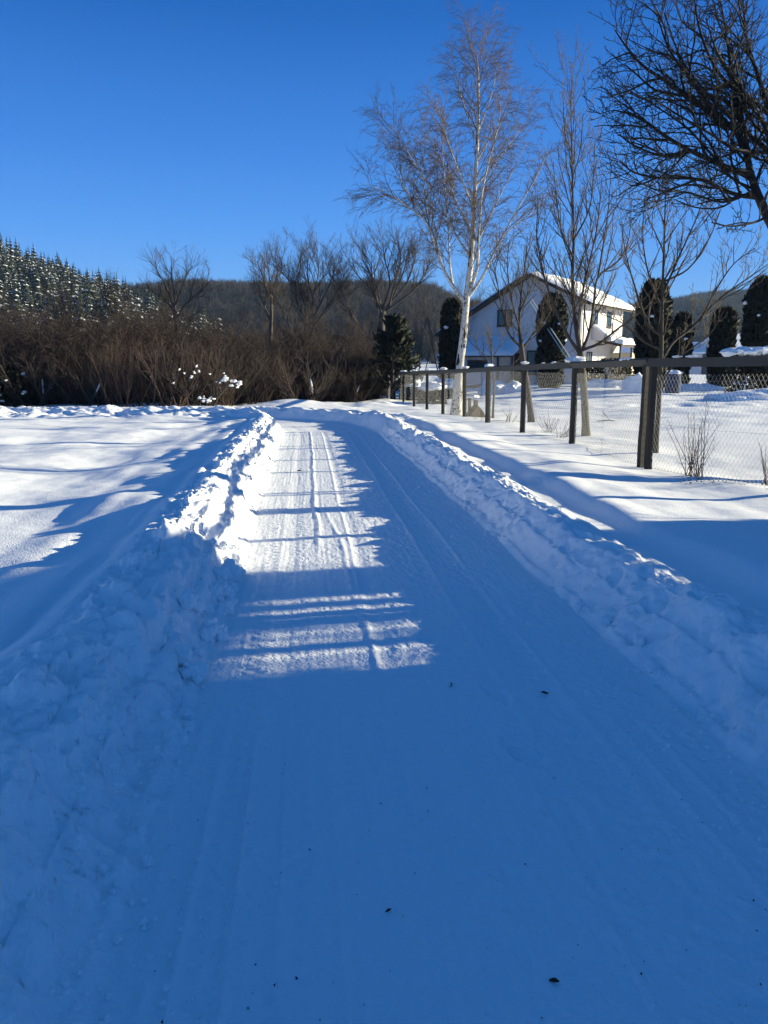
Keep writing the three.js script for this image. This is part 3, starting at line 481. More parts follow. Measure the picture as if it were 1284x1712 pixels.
{
  const R = rngOf(300), gs = [spruceGeo(1, 8, .2, .8), spruceGeo(2, 6.6, .27, .6), spruceGeo(3, 8.6, .19, .55), spruceGeo(4, 6, .33, .5)], spots = [];
  for (let k = 0; k < 9000 && spots.length < 2100; k++) {
    const d = 112 + 180 * Math.sqrt(R()), u = -.66 + .5 * R(), x = u * d; if (leftHill(x, d) < .5) continue;
    spots.push([x, d, .6 + .75 * R(), R() * 6.28]);
  }
  // those that stand out along the skyline are single trees
  const score = ([x, d, s]) => (leftHill(x, d) + 8 * s) / d - curve([[-.75, .2], [-.5, .15], [-.36, .105], [-.3, .085], [-.24, .06], [-.1, .03]], x / d);
  const order = spots.filter(a => a[0] / a[1] > -.54).sort((a, b) => score(b) - score(a)).slice(0, 130), chosen = new Set(order);
  const protos = gs.map((g, i) => { const t = thing('spruce_tree', 'snow-dusted spruce standing against the sky on the wooded hill', 'tree', [0, 0, 0], 0, 'spruces along the skyline of the hill'); mesh('trunk', g[2], M.bark, t); const c = mesh('crown', g[0], M.spruce, t); mesh('snow', g[1], M.snow, c); return t; });
  order.forEach(([x, d, s, a], i) => { const p = protos[i % 4], o = i < 4 ? p : copyOf(p, [0, 0, 0], 0, 1); o.position.set(x, leftHill(x, d) - .3, -d); o.rotation.y = a; o.scale.setScalar(s); });
  const rest = spots.filter(a => !chosen.has(a)), m4 = new THREE.Matrix4(), c = new THREE.Color();
  for (const v of [0, 1, 2, 3]) {
    const mine = rest.filter((_, i) => i % 4 === v), full = mergeGeometries([gs[v][0], gs[v][1]], true);
    const inst = new THREE.InstancedMesh(full, [M.spruce, M.snow], mine.length);
    mine.forEach(([x, d, s, a], i) => { m4.compose(V(x, leftHill(x, d) - .3, -d), new THREE.Quaternion().setFromAxisAngle(V(0, 1, 0), a), V(s, s * (.85 + .3 * R()), s)); inst.setMatrixAt(i, m4); });
    inst.name = v ? `hill_forest_00${v}` : 'hill_forest'; inst.userData = { label: 'snow-dusted spruce forest covering the slope of the hill', category: 'forest', kind: 'stuff', group: 'spruce forest on the hill' }; scene.add(inst);
  }
  // leafless woods on the further hills
  const woods = (name, label, seed, n, pick, f, H, mat) => {
    const g = new Geo(), Q = rngOf(seed); for (let k = 0; k < 26; k++) { const az = Q() * 6.283, l = .1 + .3 * Q(), dir = V(Math.cos(az) * l, 1, Math.sin(az) * l).normalize(), h = H * (.6 + .4 * Q()), p = V((Q() - .5) * 1.5, 0, (Q() - .5) * 1.5); g.twig(p, dir, h, H * .012, V((Q() - .5) * .5, .2, (Q() - .5) * .5)); for (let q = 0; q < 8; q++) g.twig(p.clone().addScaledVector(dir, h * (.35 + .55 * Q())), bendTo(dir, .6, Q() * 6.28), H * .3 * (.5 + Q()), H * .008, V(0, .4, 0)); }
    const inst = new THREE.InstancedMesh(g.build(), mat, n);
    for (let k = 0; k < n; k++) { const [x, d] = pick(Q), s = .7 + .6 * Q(); m4.compose(V(x, f(x, d) - .3, -d), new THREE.Quaternion().setFromAxisAngle(V(0, 1, 0), Q() * 6.28), V(s * 1.3, s, s * 1.3)); inst.setMatrixAt(k, m4); const v = .7 + .6 * Q(); inst.setColorAt(k, c.setRGB(v, v, v)); }
    inst.name = name; inst.userData = { label, category: 'woods', kind: 'stuff' }; scene.add(inst);
  };
  woods('ridge_woods', 'leafless brown woods on the far ridge behind the thicket', 61, 6000, Q => { const d = 250 + 225 * Math.sqrt(Q()), u = -.34 + .62 * Q(); return [u * d, d]; }, midHill, 9, std(.022, .019, .021));
  woods('valley_woods', 'dark bluish woods on the distant hill beyond the garden', 63, 8000, Q => { const d = 470 + 390 * Math.sqrt(Q()), u = .18 + .48 * Q(); return [u * d, d]; }, rightHill, 14, std(.024, .030, .028));
}
// yew-like evergreen at the end of the fence, dark bush at the far left, thujas
function sprays(geo, R, n, shape, size, droop) {
  for (let k = 0; k < n; k++) {
    const [p, nrm] = shape(R), t = V(R() - .5, droop + .6 * (R() - .3), R() - .5).add(nrm.clone().multiplyScalar(.75)).normalize(), s = V(0, 0, 0).crossVectors(t, V(R() - .5, R() - .5, R() - .5)).normalize(), l = size * (.6 + .8 * R()), w = l * .33;
    const n2 = nrm.clone().add(V((R() - .5) * .7, .3, (R() - .5) * .7)).normalize();
    geo.tri(p.clone().addScaledVector(s, -w * .5), p.clone().addScaledVector(s, w * .5), p.clone().addScaledVector(t, l), n2); geo.tri(p.clone().addScaledVector(t, l * .3).addScaledVector(s, -w), p.clone().addScaledVector(t, l * .3).addScaledVector(s, w), p.clone().addScaledVector(t, l * .8), n2);
  }
}
function blob(R, r) { const g = new THREE.IcosahedronGeometry(r, 2), p = g.attributes.position, o = R() * 50; for (let k = 0; k < p.count; k++) { const x = p.getX(k), y = p.getY(k), z = p.getZ(k), f = 1 + .5 * N(x / r * 1.3 + o, y / r * 1.3, z / r * 1.3) + .2 * N(x / r * 3 + o, y / r * 3, z / r * 3); p.setXYZ(k, x * f, y * f * .7, z * f); } g.computeVertexNormals(); return g; }
function thuja(label, px, py0, py1, d, width, seed, snow = 7, mat = M.thuja) {
  const R = rngOf(seed), top = at(px, py0, d), b = V(top.x, ground(top.x, d), -d), H = top.y - b.y, t = thing('thuja', label, 'tree', [b.x, b.y, b.z], 0, 'clipped thujas in the garden');
  const prof = y => width * .5 * (y < .12 ? .75 + 2 * y : y > .78 ? Math.sqrt(Math.max(0, 1 - ((y - .78) / .22) ** 2)) * .97 + .03 : 1 - .1 * Math.abs(y - .45)) * (1 + .16 * N(y * 4 * H / 3, seed) + .1 * N(y * 9, seed + 3));
  const g = new Geo(); sprays(g, R, Math.round(1500 * H * width / 3), r => { const y = r(), a = r() * 6.283, q = prof(y) * (.78 + .2 * Math.sqrt(r())) * (1 + .12 * N(Math.cos(a) * 2, y * H * 1.3, Math.sin(a) * 2 + seed) + .14 * N(Math.cos(a) * 5, y * H * 4, Math.sin(a) * 5 + seed)); return [V(Math.cos(a) * q, y * H, Math.sin(a) * q), V(Math.cos(a), y > .85 ? .8 : .15, Math.sin(a)).normalize()]; }, .25, .7);
  const core = new THREE.LatheGeometry([...Array(14)].map((_, i) => new THREE.Vector2(Math.max(.01, prof(i / 13) * .8), i / 13 * H * .97)), 14);
  const tk = new Geo(); tk.tube([V(0, -.15, 0), V(0, H * .5, 0), V(0, H * .9, 0)], [.09, .06, .015], 7); mesh('trunk', tk.build(), M.bark, t); const cr = mesh('crown', mergeGeometries([g.build(), core]), mat, t);
  if (snow) { for (let k = 0; k < snow; k++) { const y = R() * .8 + .03, a = R() * 6.283, q = prof(y) * .98, m = blob(R, .06 + .09 * R()); m.translate(Math.cos(a) * q, y * H, Math.sin(a) * q); mesh('snow_clump', m, M.snowPlain, cr); } }
  return t;
}
thuja('tall dark thuja column in front of the white house wall', 925, 494, 640, 47, 1.55, 401, 14);
thuja('dark thuja column standing behind the birch trunk', 756, 503, 640, 47, 1.25, 402, 8);
thuja('thick dark thuja behind the low-spreading garden tree', 1096, 472, 640, 40, 1.5, 403, 12);
thuja('smallest thuja, between the thick thuja and its rounded neighbour', 1141, 527, 630, 46, 1.2, 404, 6);
thuja('round-topped thuja before the distant snowy roof', 1213, 517, 626, 46, 1.4, 405, 4);
thuja('tallest thuja, beside the snow-topped hedge', 1278, 466, 634, 42, 1.55, 406, 8);
{
  const R = rngOf(500), b = at(655, 655, 35.5); b.y = ground(b.x, 35.5); const t = thing('evergreen_tree', 'dark ragged evergreen at the far end of the fence', 'tree', [b.x, b.y, b.z]), g = new Geo(), tr = new Geo(), H = 3.75;
  tr.tube([V(0, -.2, 0), V(.1, H * .95, 0)], [.1, .02], 6);
  for (let k = 0; k < 90; k++) { const y = .1 + .85 * R(), a = R() * 6.283, l = (1 - y) * 1.75 * (.6 + .55 * R()) + .2, dir = V(Math.cos(a), .28 + .5 * y, Math.sin(a)).normalize(), p = V(.1 * y, y * H, 0), e = p.clone().addScaledVector(dir, l); tr.tube([p, e], [.018, .006], 3); sprays(g, R, 44, r => { const f = .25 + .75 * r(); return [p.clone().lerp(e, f).add(V((r() - .5) * .3, (r() - .5) * .25, (r() - .5) * .3)), dir]; }, .24, .2); }
  mesh('trunk', tr.build(), M.bark, t); mesh('crown', g.build(), M.yew, t);
  const b2 = V(-14.6, ground(-14.6, 29.5), -29.5), u = thing('evergreen_bush', 'dark evergreen bush with snow specks at the edge of the thicket', 'bush', [b2.x, b2.y, b2.z]), h = new Geo(), st = new Geo();
  st.tube([V(0, -.1, 0), V(0, .8, 0)], [.05, .02], 5); sprays(h, R, 3400, r => { const a = r() * 6.283, q = Math.sqrt(r()), y = r(); return [V(Math.cos(a) * q * 1.0 * Math.sqrt(1 - y * .7), y * 1.45, Math.sin(a) * q * Math.sqrt(1 - y * .7)), V(Math.cos(a), .5, Math.sin(a)).normalize()]; }, .2, .3);
  mesh('stem', st.build(), M.bark, u); const fo = mesh('foliage', h.build(), M.yew, u); for (let k = 0; k < 26; k++) { const m = blob(R, .05 + .05 * R()), a = R() * 6.283; m.translate(Math.cos(a) * .9, .2 + 1.1 * R(), Math.sin(a) * .9); mesh('snow_clump', m, M.snowPlain, fo); }
  // small spreading tree with snow in its forks, before the thicket
  const c = bareTree('small_tree', 'small wide-spreading bare tree with snow lying in its forks at the field edge', 'tree', 5, 2.1, 1.5, [{ per: 4, ang: .7, lift: .1, ratio: .5, max: 1.1, seg: 5, gnarl: .5, up: .2, sides: 4, rad: .014, from: .3 }, { per: 8, ang: .7, len: .4, up: .2, rad: .005 }], [M.barkDark, M.barkDark, M.twigRed], 511);
  const cx = (346 - 642) / F * 27.6; c.position.set(cx, ground(cx, 27.6), -27.6); c.scale.set(1.1, .9, 1.1);
  for (const [px, py, r] of [[352, 668, .14], [338, 664, .12], [345, 672, .12], [385, 632, .2], [394, 640, .2], [403, 646, .16], [375, 636, .12], [325, 622, .08], [332, 620, .07], [318, 630, .06], [310, 624, .05], [350, 625, .05], [365, 640, .08], [300, 618, .05], [372, 625, .06], [330, 612, .05], [290, 640, .05]]) { for (let k = 0; k < (r > .1 ? 5 : 2); k++) { const q = at(px + (R() - .5) * r * 90, py + (R() - .5) * r * 50, 27.4 + .4 * R()).sub(c.position), m = blob(R, .025 + .3 * r * R()); m.translate(q.x / 1.1, q.y / .9, q.z / 1.1); mesh('snow_clump', m, M.snowPlain, c.children[1]); } }
  
}

// ---------------------------------------------------------------- fence
{
  const posts = [[6.0, 4.86, 1.70], [8.2, 4.4, 1.68], [10.6, 3.66, 1.665], [14.3, 3.5, 1.615], [16.7, 3.0, 1.56], [19.4, 2.6, 1.49], [21.9, 2.27, 1.435], [25, 1.9, 1.375], [28, 1.55, 1.32], [31, 1.2, 1.26], [34, .85, 1.20], [37, .5, 1.15], [40, .18, 1.10], [43, -.06, 1.06]];
  const f = thing('fence', 'dark wooden post and rail fence with wire mesh beside the road', 'fence', [3.66, ground(3.66, 10.6), -10.6]), o = f.position, R = rngOf(600);
  const sunk = (x, d) => ground(x, d) - .25;
  posts.forEach(([d, x, top], k) => {
    const y0 = sunk(x, d), w = .082 + .022 * R(), turn = Math.atan2(.1, 1) + .4 * (R() - .5), h = top - y0 - .03;
    const g = new THREE.BoxGeometry(w, h, w * .9, 2, 8, 2), p = g.attributes.position; for (let q = 0; q < p.count; q++) { p.setX(q, p.getX(q) + .008 * N(p.getX(q) * 9, p.getY(q) * 3, k)); p.setZ(q, p.getZ(q) + .008 * N(p.getY(q) * 3, p.getZ(q) * 9, k + 5)); } g.computeVertexNormals();
    const m = mesh('post', g, M.post, f); m.position.set(x - o.x, y0 + h / 2 - o.y, -d - o.z); m.rotation.set(.035 * (R() - .5), turn, .04 * (R() - .5));
    if (k === 2) { const m2 = mesh('post', g, M.post, f); m2.position.set(x - o.x - .055, y0 + h / 2 - o.y, -d - o.z - .14); m2.rotation.y = turn + .2; m2.scale.set(.9, .985, .9); }
    if (k > 2) { const s = mesh('snow_cap', blob(R, .075 + .05 * R() + (k === 3 ? .06 : 0)), M.snow, f); s.position.set(x - o.x, top - o.y + .03, -d - o.z); s.scale.set(1.1, .55, .9); }
    if (k) {
      const [d0, x0, t0] = posts[k - 1], a = V(x0, t0, -d0), b = V(x, top, -d), L = a.distanceTo(b), mid = a.clone().lerp(b, .5), rl = new THREE.BoxGeometry(.045, .112, L + .04, 1, 2, 12), rp = rl.attributes.position;
      for (let q = 0; q < rp.count; q++) { rp.setY(q, rp.getY(q) + .012 * N(rp.getZ(q) * 1.3, k, rp.getY(q) * 4)); rp.setX(q, rp.getX(q) + .006 * N(rp.getZ(q) * 1.5, 3, k)); } rl.computeVertexNormals();
      const m3 = mesh('rail', rl, M.rail, f); m3.position.copy(mid).sub(o).add(V(-.085, -.065 + .004 * (k % 2), 0)); m3.lookAt(b.clone().sub(o).add(m3.position).sub(mid.clone().sub(o))); m3.position.x += 0;
      m3.quaternion.setFromUnitVectors(V(0, 0, 1), b.clone().sub(a).normalize());
      if (k > 1 && k < 5) { const ss = []; for (let q = 0; q < 3; q++) { const u = R(), sl = blob(R, .02 + .02 * R()); sl.scale(1, .6, 2.2); sl.translate(0, .07, (u - .5) * L); ss.push(sl); } mesh('snow_strip', mergeGeometries(ss), M.snow, m3); }
      // wire mesh: two families of slanting wires and three straight ones
      const wg = new Geo(), cell = d < 16 ? .068 : d < 26 ? .085 : .14, r = d < 16 ? .0015 : .0016, y0a = sunk(x0, d0) + .2, hgt = 1.32, run = Math.hypot(b.x - a.x, b.z - a.z), pt = (u, v) => V(lerp(a.x, b.x, u / run) + .02, lerp(sunk(x0, d0), sunk(x, d), u / run) + .22 + v, lerp(a.z, b.z, u / run)).sub(o);
      for (let s = -hgt * .7; s < run; s += cell) for (const q of [0, 1]) {
        let u0 = s, v0 = 0, u1 = s + hgt * .7, v1 = hgt; if (u0 < 0) { v0 = -u0 / .7; u0 = 0; } if (u1 > run) { v1 = hgt - (u1 - run) / .7; u1 = run; } if (v1 - v0 < .05) continue;
        const A = q ? pt(u0, v0) : pt(run - u0, v0), B = q ? pt(u1, v1) : pt(run - u1, v1); if (q) { A.x += .003; B.x += .003; }
        const C = A.clone().lerp(B, .5); C.x += .006 * (R() - .5); wg.tube([A, C, B], [r, r, r], 3);
      }
      for (const v of [.05, .66, 1.25]) wg.tube([pt(0, v), pt(run * .5, v - .02), pt(run, v)], [.0018, .0018, .0018], 3);
      mesh('wire_mesh', wg.build(), M.wire, f);
    }
  });
}

// ---------------------------------------------------------------- the white house
const box = (x0, x1, y0, y1, z0, z1) => { const g = new THREE.BoxGeometry(x1 - x0, y1 - y0, z1 - z0); g.translate((x0 + x1) / 2, (y0 + y1) / 2, (z0 + z1) / 2); return g; };
function prism(outline, z0, z1) { const s = new THREE.Shape(outline.map(a => new THREE.Vector2(...a))), g = new THREE.ExtrudeGeometry(s, { depth: z1 - z0, bevelEnabled: false }); g.translate(0, 0, z0); return g; }
function windowPart(parent, x, y, w, h, z, curtain, side) {             // on the front (z) or on the right side wall
  const g = [box(-w / 2 - .07, -w / 2 + .02, -h / 2 - .07, h / 2 + .07, -.02, .05), box(w / 2 - .02, w / 2 + .07, -h / 2 - .07, h / 2 + .07, -.02, .05), box(-w / 2 + .02, w / 2 - .02, h / 2 - .02, h / 2 + .07, -.02, .05), box(-w / 2 + .02, w / 2 - .02, -h / 2 - .07, -h / 2 + .02, -.02, .05), box(-.025, .025, -h / 2 + .02, h / 2 - .02, -.01, .045)];
  const m = mesh('window', mergeGeometries(g), M.frame, parent);
  mesh('pane', box(-w / 2 + .02, w / 2 - .02, -h / 2 + .02, h / 2 - .02, -.015, .012), curtain ? M.curtain : M.glass, m); mesh('sill', box(-w / 2 - .1, w / 2 + .1, -h / 2 - .12, -h / 2 - .075, -.02, .12), M.fascia, m);
  if (side) { m.position.set(z, y, -x); m.rotation.y = Math.PI / 2; } else m.position.set(x, y, z);
  return m;
}
{
  const a = 34 * Math.PI / 180, C = V(13.2, 0, -53), gy = ground(13, 53) - .02;                    // front right corner
  const h = thing('white_house', 'white two-storey house with snowy roof and dark eaves behind the garden', 'house', [C.x, gy, C.z], -a);
  // local axes: x from left (negative) to the right corner (0), z towards the front, house runs back to -z
  const W = 10.25, D = 9, ap = -3.64, hp = 7.3, hr = 5.55, hl = 3.75;
  mesh('wall', prism([[-W, 0], [0, 0], [0, hr], [ap, hp], [-W, hl]], -D, 0), M.plaster, h);
  const slope = (x0, y0, x1, y1, th, up) => { const l = Math.hypot(x1 - x0, y1 - y0), nx = -(y1 - y0) / l, ny = (x1 - x0) / l; return prism([[x0 + nx * up, y0 + ny * up], [x1 + nx * up, y1 + ny * up], [x1 + nx * (up + th), y1 + ny * (up + th)], [x0 + nx * (up + th), y0 + ny * (up + th)]], -D - .5, .55); };
  const sr = (hp - hr) / -ap, sl = (hp - hl) / (W + ap), er = .75, el = .7;
  const rr = mesh('roof', slope(ap, hp, er, hr - sr * er, .2, .004), M.fascia, h), rl = mesh('roof', slope(-W - el, hl - sl * el, ap, hp, .2, .004), M.fascia, h);
  const snowSlab = (x0, y0, x1, y1, z0, z1, th, par, seed) => {                                   // uneven sheet of snow with rounded edges
    const n = 30, m = 30, g = new THREE.BufferGeometry(), P = [], I = []; const l = Math.hypot(x1 - x0, y1 - y0), nx = -(y1 - y0) / l, ny = (x1 - x0) / l;
    for (let i = 0; i <= n; i++) for (let j = 0; j <= m; j++) { const u = i / n, v = j / m, e = Math.min(1, 10 * Math.min(u, 1 - u, v, 1 - v)), k = th * Math.sqrt(e * (2 - e)) * (1 + .3 * N(u * 6, v * 6, seed)) + .006, ov = (u > .5 ? 1 : -1) * .06 * (1 - e) * N(v * 9, seed); P.push(lerp(x0, x1, u) + nx * k + ov, lerp(y0, y1, u) + ny * k, lerp(z0, z1, v)); if (i && j) { const q = i * (m + 1) + j; I.push(q, q - 1, q - m - 2, q, q - m - 2, q - m - 1); } }
    g.setAttribute('position', new THREE.Float32BufferAttribute(P, 3)); g.setIndex(I); g.computeVertexNormals(); const uv = []; for (let q = 0; q < P.length; q += 3) uv.push(P[q], P[q + 2]); g.setAttribute('uv', new THREE.Float32BufferAttribute(uv, 2)); return mesh('roof_snow', g, M.snow, par);
  };
  const off = (x0, y0, x1, y1, up) => { const l = Math.hypot(x1 - x0, y1 - y0); return [-(y1 - y0) / l * up, (x1 - x0) / l * up]; };
  { const [ox, oy] = off(ap, hp, er, hr - sr * er, .208); snowSlab(ap + ox - .1, hp + oy + .05, er + ox + .12, hr - sr * er + oy - .06, -D - .55, .62, .26, rr, 3); const [px, py] = off(-W - el, hl - sl * el, ap, hp, .208); snowSlab(-W - el + px, hl - sl * el + py, ap + px, hp + py, -D - .55, .62, .2, rl, 5); }
  mesh('chimney', box(ap - 2.4, ap - 1.9, hp - 1.4, hp + .55, -5.2, -4.7), M.plaster, rl);
  windowPart(h, -2.6, 4.72, .85, 1.15, .0, true); windowPart(h, -5.6, 4.6, 1.0, 1.0, .0, true); windowPart(h, -3.15, 1.5, 1.15, 1.5, .0, true);
  const dr = mesh('door', box(-4.75, -4.05, .1, 2.15, -.03, .04), M.frame, h); mesh('handle', box(-4.2, -4.12, 1.05, 1.1, .04, .09), M.wire, dr);
  windowPart(h, -6.1, 1.55, 1.2, .5, .0, false);
  for (const s of [2.75, 5.75]) windowPart(h, s, 4.55, .85, .95, 0, false, true);
  windowPart(h, 1.9, 1.6, .9, 1.1, 0, false, true);
  mesh('downpipe', new THREE.CylinderGeometry(.05, .05, 5.2, 8).translate(.1, 2.7, -.25), M.fascia, h);
  // lean-to on the front
  const lt = mesh('lean_to_roof', (() => { const g = prism([[0, 2.95], [0, 3.07], [2.5, 1.97], [2.5, 1.85]], 0, 5.9); g.rotateY(-Math.PI / 2); g.translate(-3.75, 0, .004); return g; })(), M.fascia, h);
  { const n = 24, P = [], I = [], uv = []; for (let i = 0; i <= n; i++) for (let j = 0; j <= n; j++) { const u = i / n, v = j / n, e = Math.min(1, 9 * Math.min(u + .12, 1 - u, v, 1 - v)), k = .008 + .26 * Math.sqrt(Math.max(0, e * (2 - e))) * (1 + .25 * N(u * 4, v * 7, 9)); P.push(lerp(-9.72, -3.68, v), lerp(3.07, 1.95, u) + k, .01 + lerp(0, 2.58, u)); uv.push(u * 2.5, v * 6); if (i && j) { const q = i * (n + 1) + j; I.push(q, q - n - 2, q - 1, q, q - n - 1, q - n - 2); } } const g = new THREE.BufferGeometry(); g.setAttribute('position', new THREE.Float32BufferAttribute(P, 3)); g.setAttribute('uv', new THREE.Float32BufferAttribute(uv, 2)); g.setIndex(I); g.computeVertexNormals(); mesh('roof_snow', g, M.snow, lt); }
  mesh('lean_to_wall', box(-9.55, -5.1, 0, 1.93, .01, 2.1), M.plaster, h); windowPart(h, -6.6, 1.35, 1.4, .5, 2.1, false); for (const x of [-3.9, -4.95]) mesh('lean_to_post', box(x - .06, x + .06, 0, 1.95, 2.2, 2.32), M.fascia, h);
  // canopy on the sunny side
  const cp = mesh('canopy', prism([[.004, 3.0], [.004, 3.12], [1.9, 2.72], [1.9, 2.55]], -8.6, -2.9), M.fascia, h); snowSlab(0.02, 3.14, 2.0, 2.72, -8.7, -2.8, .3, cp, 8);
  const dm = mesh('dormer', prism([[.004, 3.0], [1.3, 3.0], [.004, 4.0]], -3.4, -2.2), M.plaster, h); snowSlab(.0, 4.02, 1.42, 2.95, -3.5, -2.1, .16, dm, 10);
  for (const z of [-8.4, -5.7, -3.1]) mesh('canopy_post', box(1.72, 1.84, 0, 2.6, z - .06, z + .06), M.fascia, h);
  mesh('side_wall', box(.004, 1.5, 0, 2.2, -8.4, -6.4), M.cream, h);
  const gd = (x, z) => V(C.x + x * Math.cos(a) - z * Math.sin(a) * -1 * -1, 0, C.z);
  // two long pale poles leaning on the gable
  const top = at(878, 488, 54.2), foot = at(968, 622, 39); const lp = thing('leaning_poles', 'pair of long pale poles slanting from the house gable to the ground', 'poles', [foot.x, foot.y, foot.z]);
  for (const s of [-.09, .09]) { const g = new Geo(); g.tube([V(s, -.1, 0), top.clone().sub(foot).add(V(s * .7, s * .7, 0))], [.03, .03], 8); mesh('pole', g.build(), M.pole, lp); }
}
// evergreen hedge by the sunny wall, snow-laden bushes, snow heaps, blue barrel, feeder, distant roofs
{
  const R = rngOf(700);
  const snowBush = (label, px, py, d, rx, ry, seed, snow = true) => { const b = at(px, py, d); b.y = ground(b.x, d); const t = thing('garden_bush', label, 'bush', [b.x, b.y, b.z], 0, 'round bushes in the garden'), g = new Geo(), Q = rngOf(seed), st = new Geo(); st.tube([V(0, -.1, 0), V(0, ry * .6, 0)], [.04, .02], 5); sprays(g, Q, 1500, r => { const a = r() * 6.283, y = r(), q = rx * Math.sqrt(1 - (y * .95) ** 2) * (.7 + .3 * r()); return [V(Math.cos(a) * q, y * ry, Math.sin(a) * q), V(Math.cos(a), .4, Math.sin(a)).normalize()]; }, .16, .3); mesh('stem', st.build(), M.bark, t); const f = mesh('foliage', g.build(), M.hedge, t); if (snow) { const parts = []; for (let k = 0; k < 6; k++) { const m = blob(Q, rx * (.42 + .25 * Q())), a = k / 6 * 6.283; m.scale(1, .55, 1); m.translate(Math.cos(a) * rx * .5, ry * (.82 + .16 * Q()), Math.sin(a) * rx * .5); parts.push(m); } const m = blob(Q, rx * .7); m.scale(1, .55, 1); m.translate(0, ry * 1.02, 0); parts.push(m); mesh('snow_cap', mergeGeometries(parts), M.snow, f); } return t; };
  snowBush('round bush under a thick snow cap between birch and evergreen', 722, 660, 33, .62, .85, 1); snowBush('low round bush under a snow cap at the far fence', 690, 655, 36, .6, .9, 2); snowBush('wide snow-capped bush left of the birch trunk', 742, 645, 38, .75, .9, 3);
  snowBush('dark leafy hedge bush below the sunlit canopy', 1022, 620, 50, 1.5, 1.7, 4, false); snowBush('dark leafy hedge bush at the corner of the sunlit wall', 990, 620, 50, 1.0, 1.2, 5, false);
  const heap = (label, px, py, d, w, h, dp) => { const x = at(px, py, d).x, t = mesh('snow_heap', (() => { const g = new THREE.IcosahedronGeometry(1, 5), p = g.attributes.position; for (let k = 0; k < p.count; k++) { const q = V(p.getX(k), p.getY(k), p.getZ(k)), f = 1 + .35 * N(q.x * 2 + px, q.y * 2, q.z * 2) + .22 * clods(q.x + px, q.y, q.z, .45, 90); p.setXYZ(k, q.x * w * f, q.y * h * f, q.z * dp * f); } g.computeVertexNormals(); return g; })(), M.snowRough); t.position.set(x, ground(x, d) - .05, -d); return tag(t, label, 'snow heap', 'snow heaps by the house'); };
  heap('lumpy snow heap against the front of the house', 830, 645, 46, 1.2, .75, .8); heap('snow heap beside the slim garden tree before the house', 862, 645, 45, .8, .6, .6); heap('long snow heap along the foot of the hedge', 1015, 640, 44, 1.9, .55, .7); heap('snow heap leaning against the blue barrel', 1068, 640, 38.5, .8, 1.0, .6);
  heap('low snow heap between the two smaller thujas', 1170, 632, 42, 1.4, .42, .6); heap('pointed snow heap beside the tallest thuja', 1248, 632, 40, .55, .85, .5); heap('broad snow heap in the open garden', 1262, 655, 31, 1.9, .42, .8);
  { const d = 38, x = at(1125, 640, d).x, t = thing('blue_barrel', 'dark blue barrel standing by the thick thuja', 'barrel', [x, ground(x, d), -d]); mesh('body', new THREE.LatheGeometry([[0, 0], [.33, 0], [.36, .1], [.38, .45], [.36, .8], [.33, .92], [0, .93]].map(a => new THREE.Vector2(...a)), 20), M.blue, t); mesh('rim', new THREE.TorusGeometry(.345, .02, 6, 20).rotateX(Math.PI / 2).translate(0, .9, 0), M.blue, t); const s = mesh('snow_cap', blob(R, .36), M.snow, t); s.position.y = .98; s.scale.y = .5; }
  { const d = 22.8, x = at(795, 690, d).x, t = thing('bird_feeder', 'small snowy wooden feeder box standing between birch and thin tree', 'feeder', [x, ground(x, d), -d], .4); mesh('post', box(-.05, .05, -.1, .5, -.05, .05), M.wood, t); mesh('post', box(-.24, -.17, -.1, .62, -.04, .04), M.wood, t); mesh('body', prism([[-.26, 0], [.26, 0], [.2, .14], [0, .34], [-.2, .14]], -.15, .15), M.wood, t); const s = mesh('snow_cap', blob(R, .16), M.snow, t); s.position.set(-.08, .6, 0); s.scale.set(1.1, .5, 1); }
  // a hedge with a roll of snow on top at the right
  { const d = 36, x = at(1262, 600, d).x, y = ground(x, d), t = thing('hedge', 'low dark hedge carrying a thick roll of snow', 'hedge', [x, y, -d]), g = new Geo(), top = at(1262, 592, d).y - y; sprays(g, R, 2600, r => [V((r() - .5) * 2.4, r() * top, (r() - .5) * .7), V(r() - .5, .3, 1).normalize()], .16, .3); const f = mesh('foliage', g.build(), M.hedge, t), parts = []; for (let k = 0; k < 9; k++) { const m = blob(R, .32 + .14 * R()); m.scale(1.2, .7, 1); m.translate(-1.1 + k * .3, top + .08 + .1 * k / 9, 0); parts.push(m); } mesh('snow_cap', mergeGeometries(parts), M.snow, f); }
  const cottage = (label, px, pyTop, pyEave, d, w, dp, turn) => { const p = at(px, pyTop, d), e = at(px, pyEave, d), g0 = -1.5, t = thing('cottage', label, 'house', [p.x, g0, -d], turn, 'far houses beyond the garden'), hr = p.y - g0, he = e.y - g0; mesh('wall', prism([[-w / 2, 0], [w / 2, 0], [w / 2, he], [0, hr - .15], [-w / 2, he]], -dp / 2, dp / 2), M.plaster, t); for (const s of [-1, 1]) { const g = prism(s < 0 ? [[-w / 2 - .4, he - .2], [0, hr - .1], [0, hr + .2], [-w / 2 - .4, he + .1]] : [[0, hr - .1], [w / 2 + .4, he - .2], [w / 2 + .4, he + .1], [0, hr + .2]], -dp / 2 - .4, dp / 2 + .4); mesh('roof', g, M.snow, t); } for (const k of [-1, 1]) mesh('window', box(k * w * .22 - .5, k * w * .22 + .5, he * .4, he * .4 + 1.1, dp / 2, dp / 2 + .05), M.frame, t); return t; };
  cottage('far low house with snowy roof between the two largest thujas', 1243, 560, 581, 120, 9, 9, Math.PI / 2 + .1); cottage('far low house with snowy roof beyond the sunlit canopy', 1082, 570, 592, 105, 9, 8, Math.PI / 2 - .3); cottage('far low house with snowy roof behind the smallest thuja', 1130, 574, 590, 125, 8, 8, 1.2);
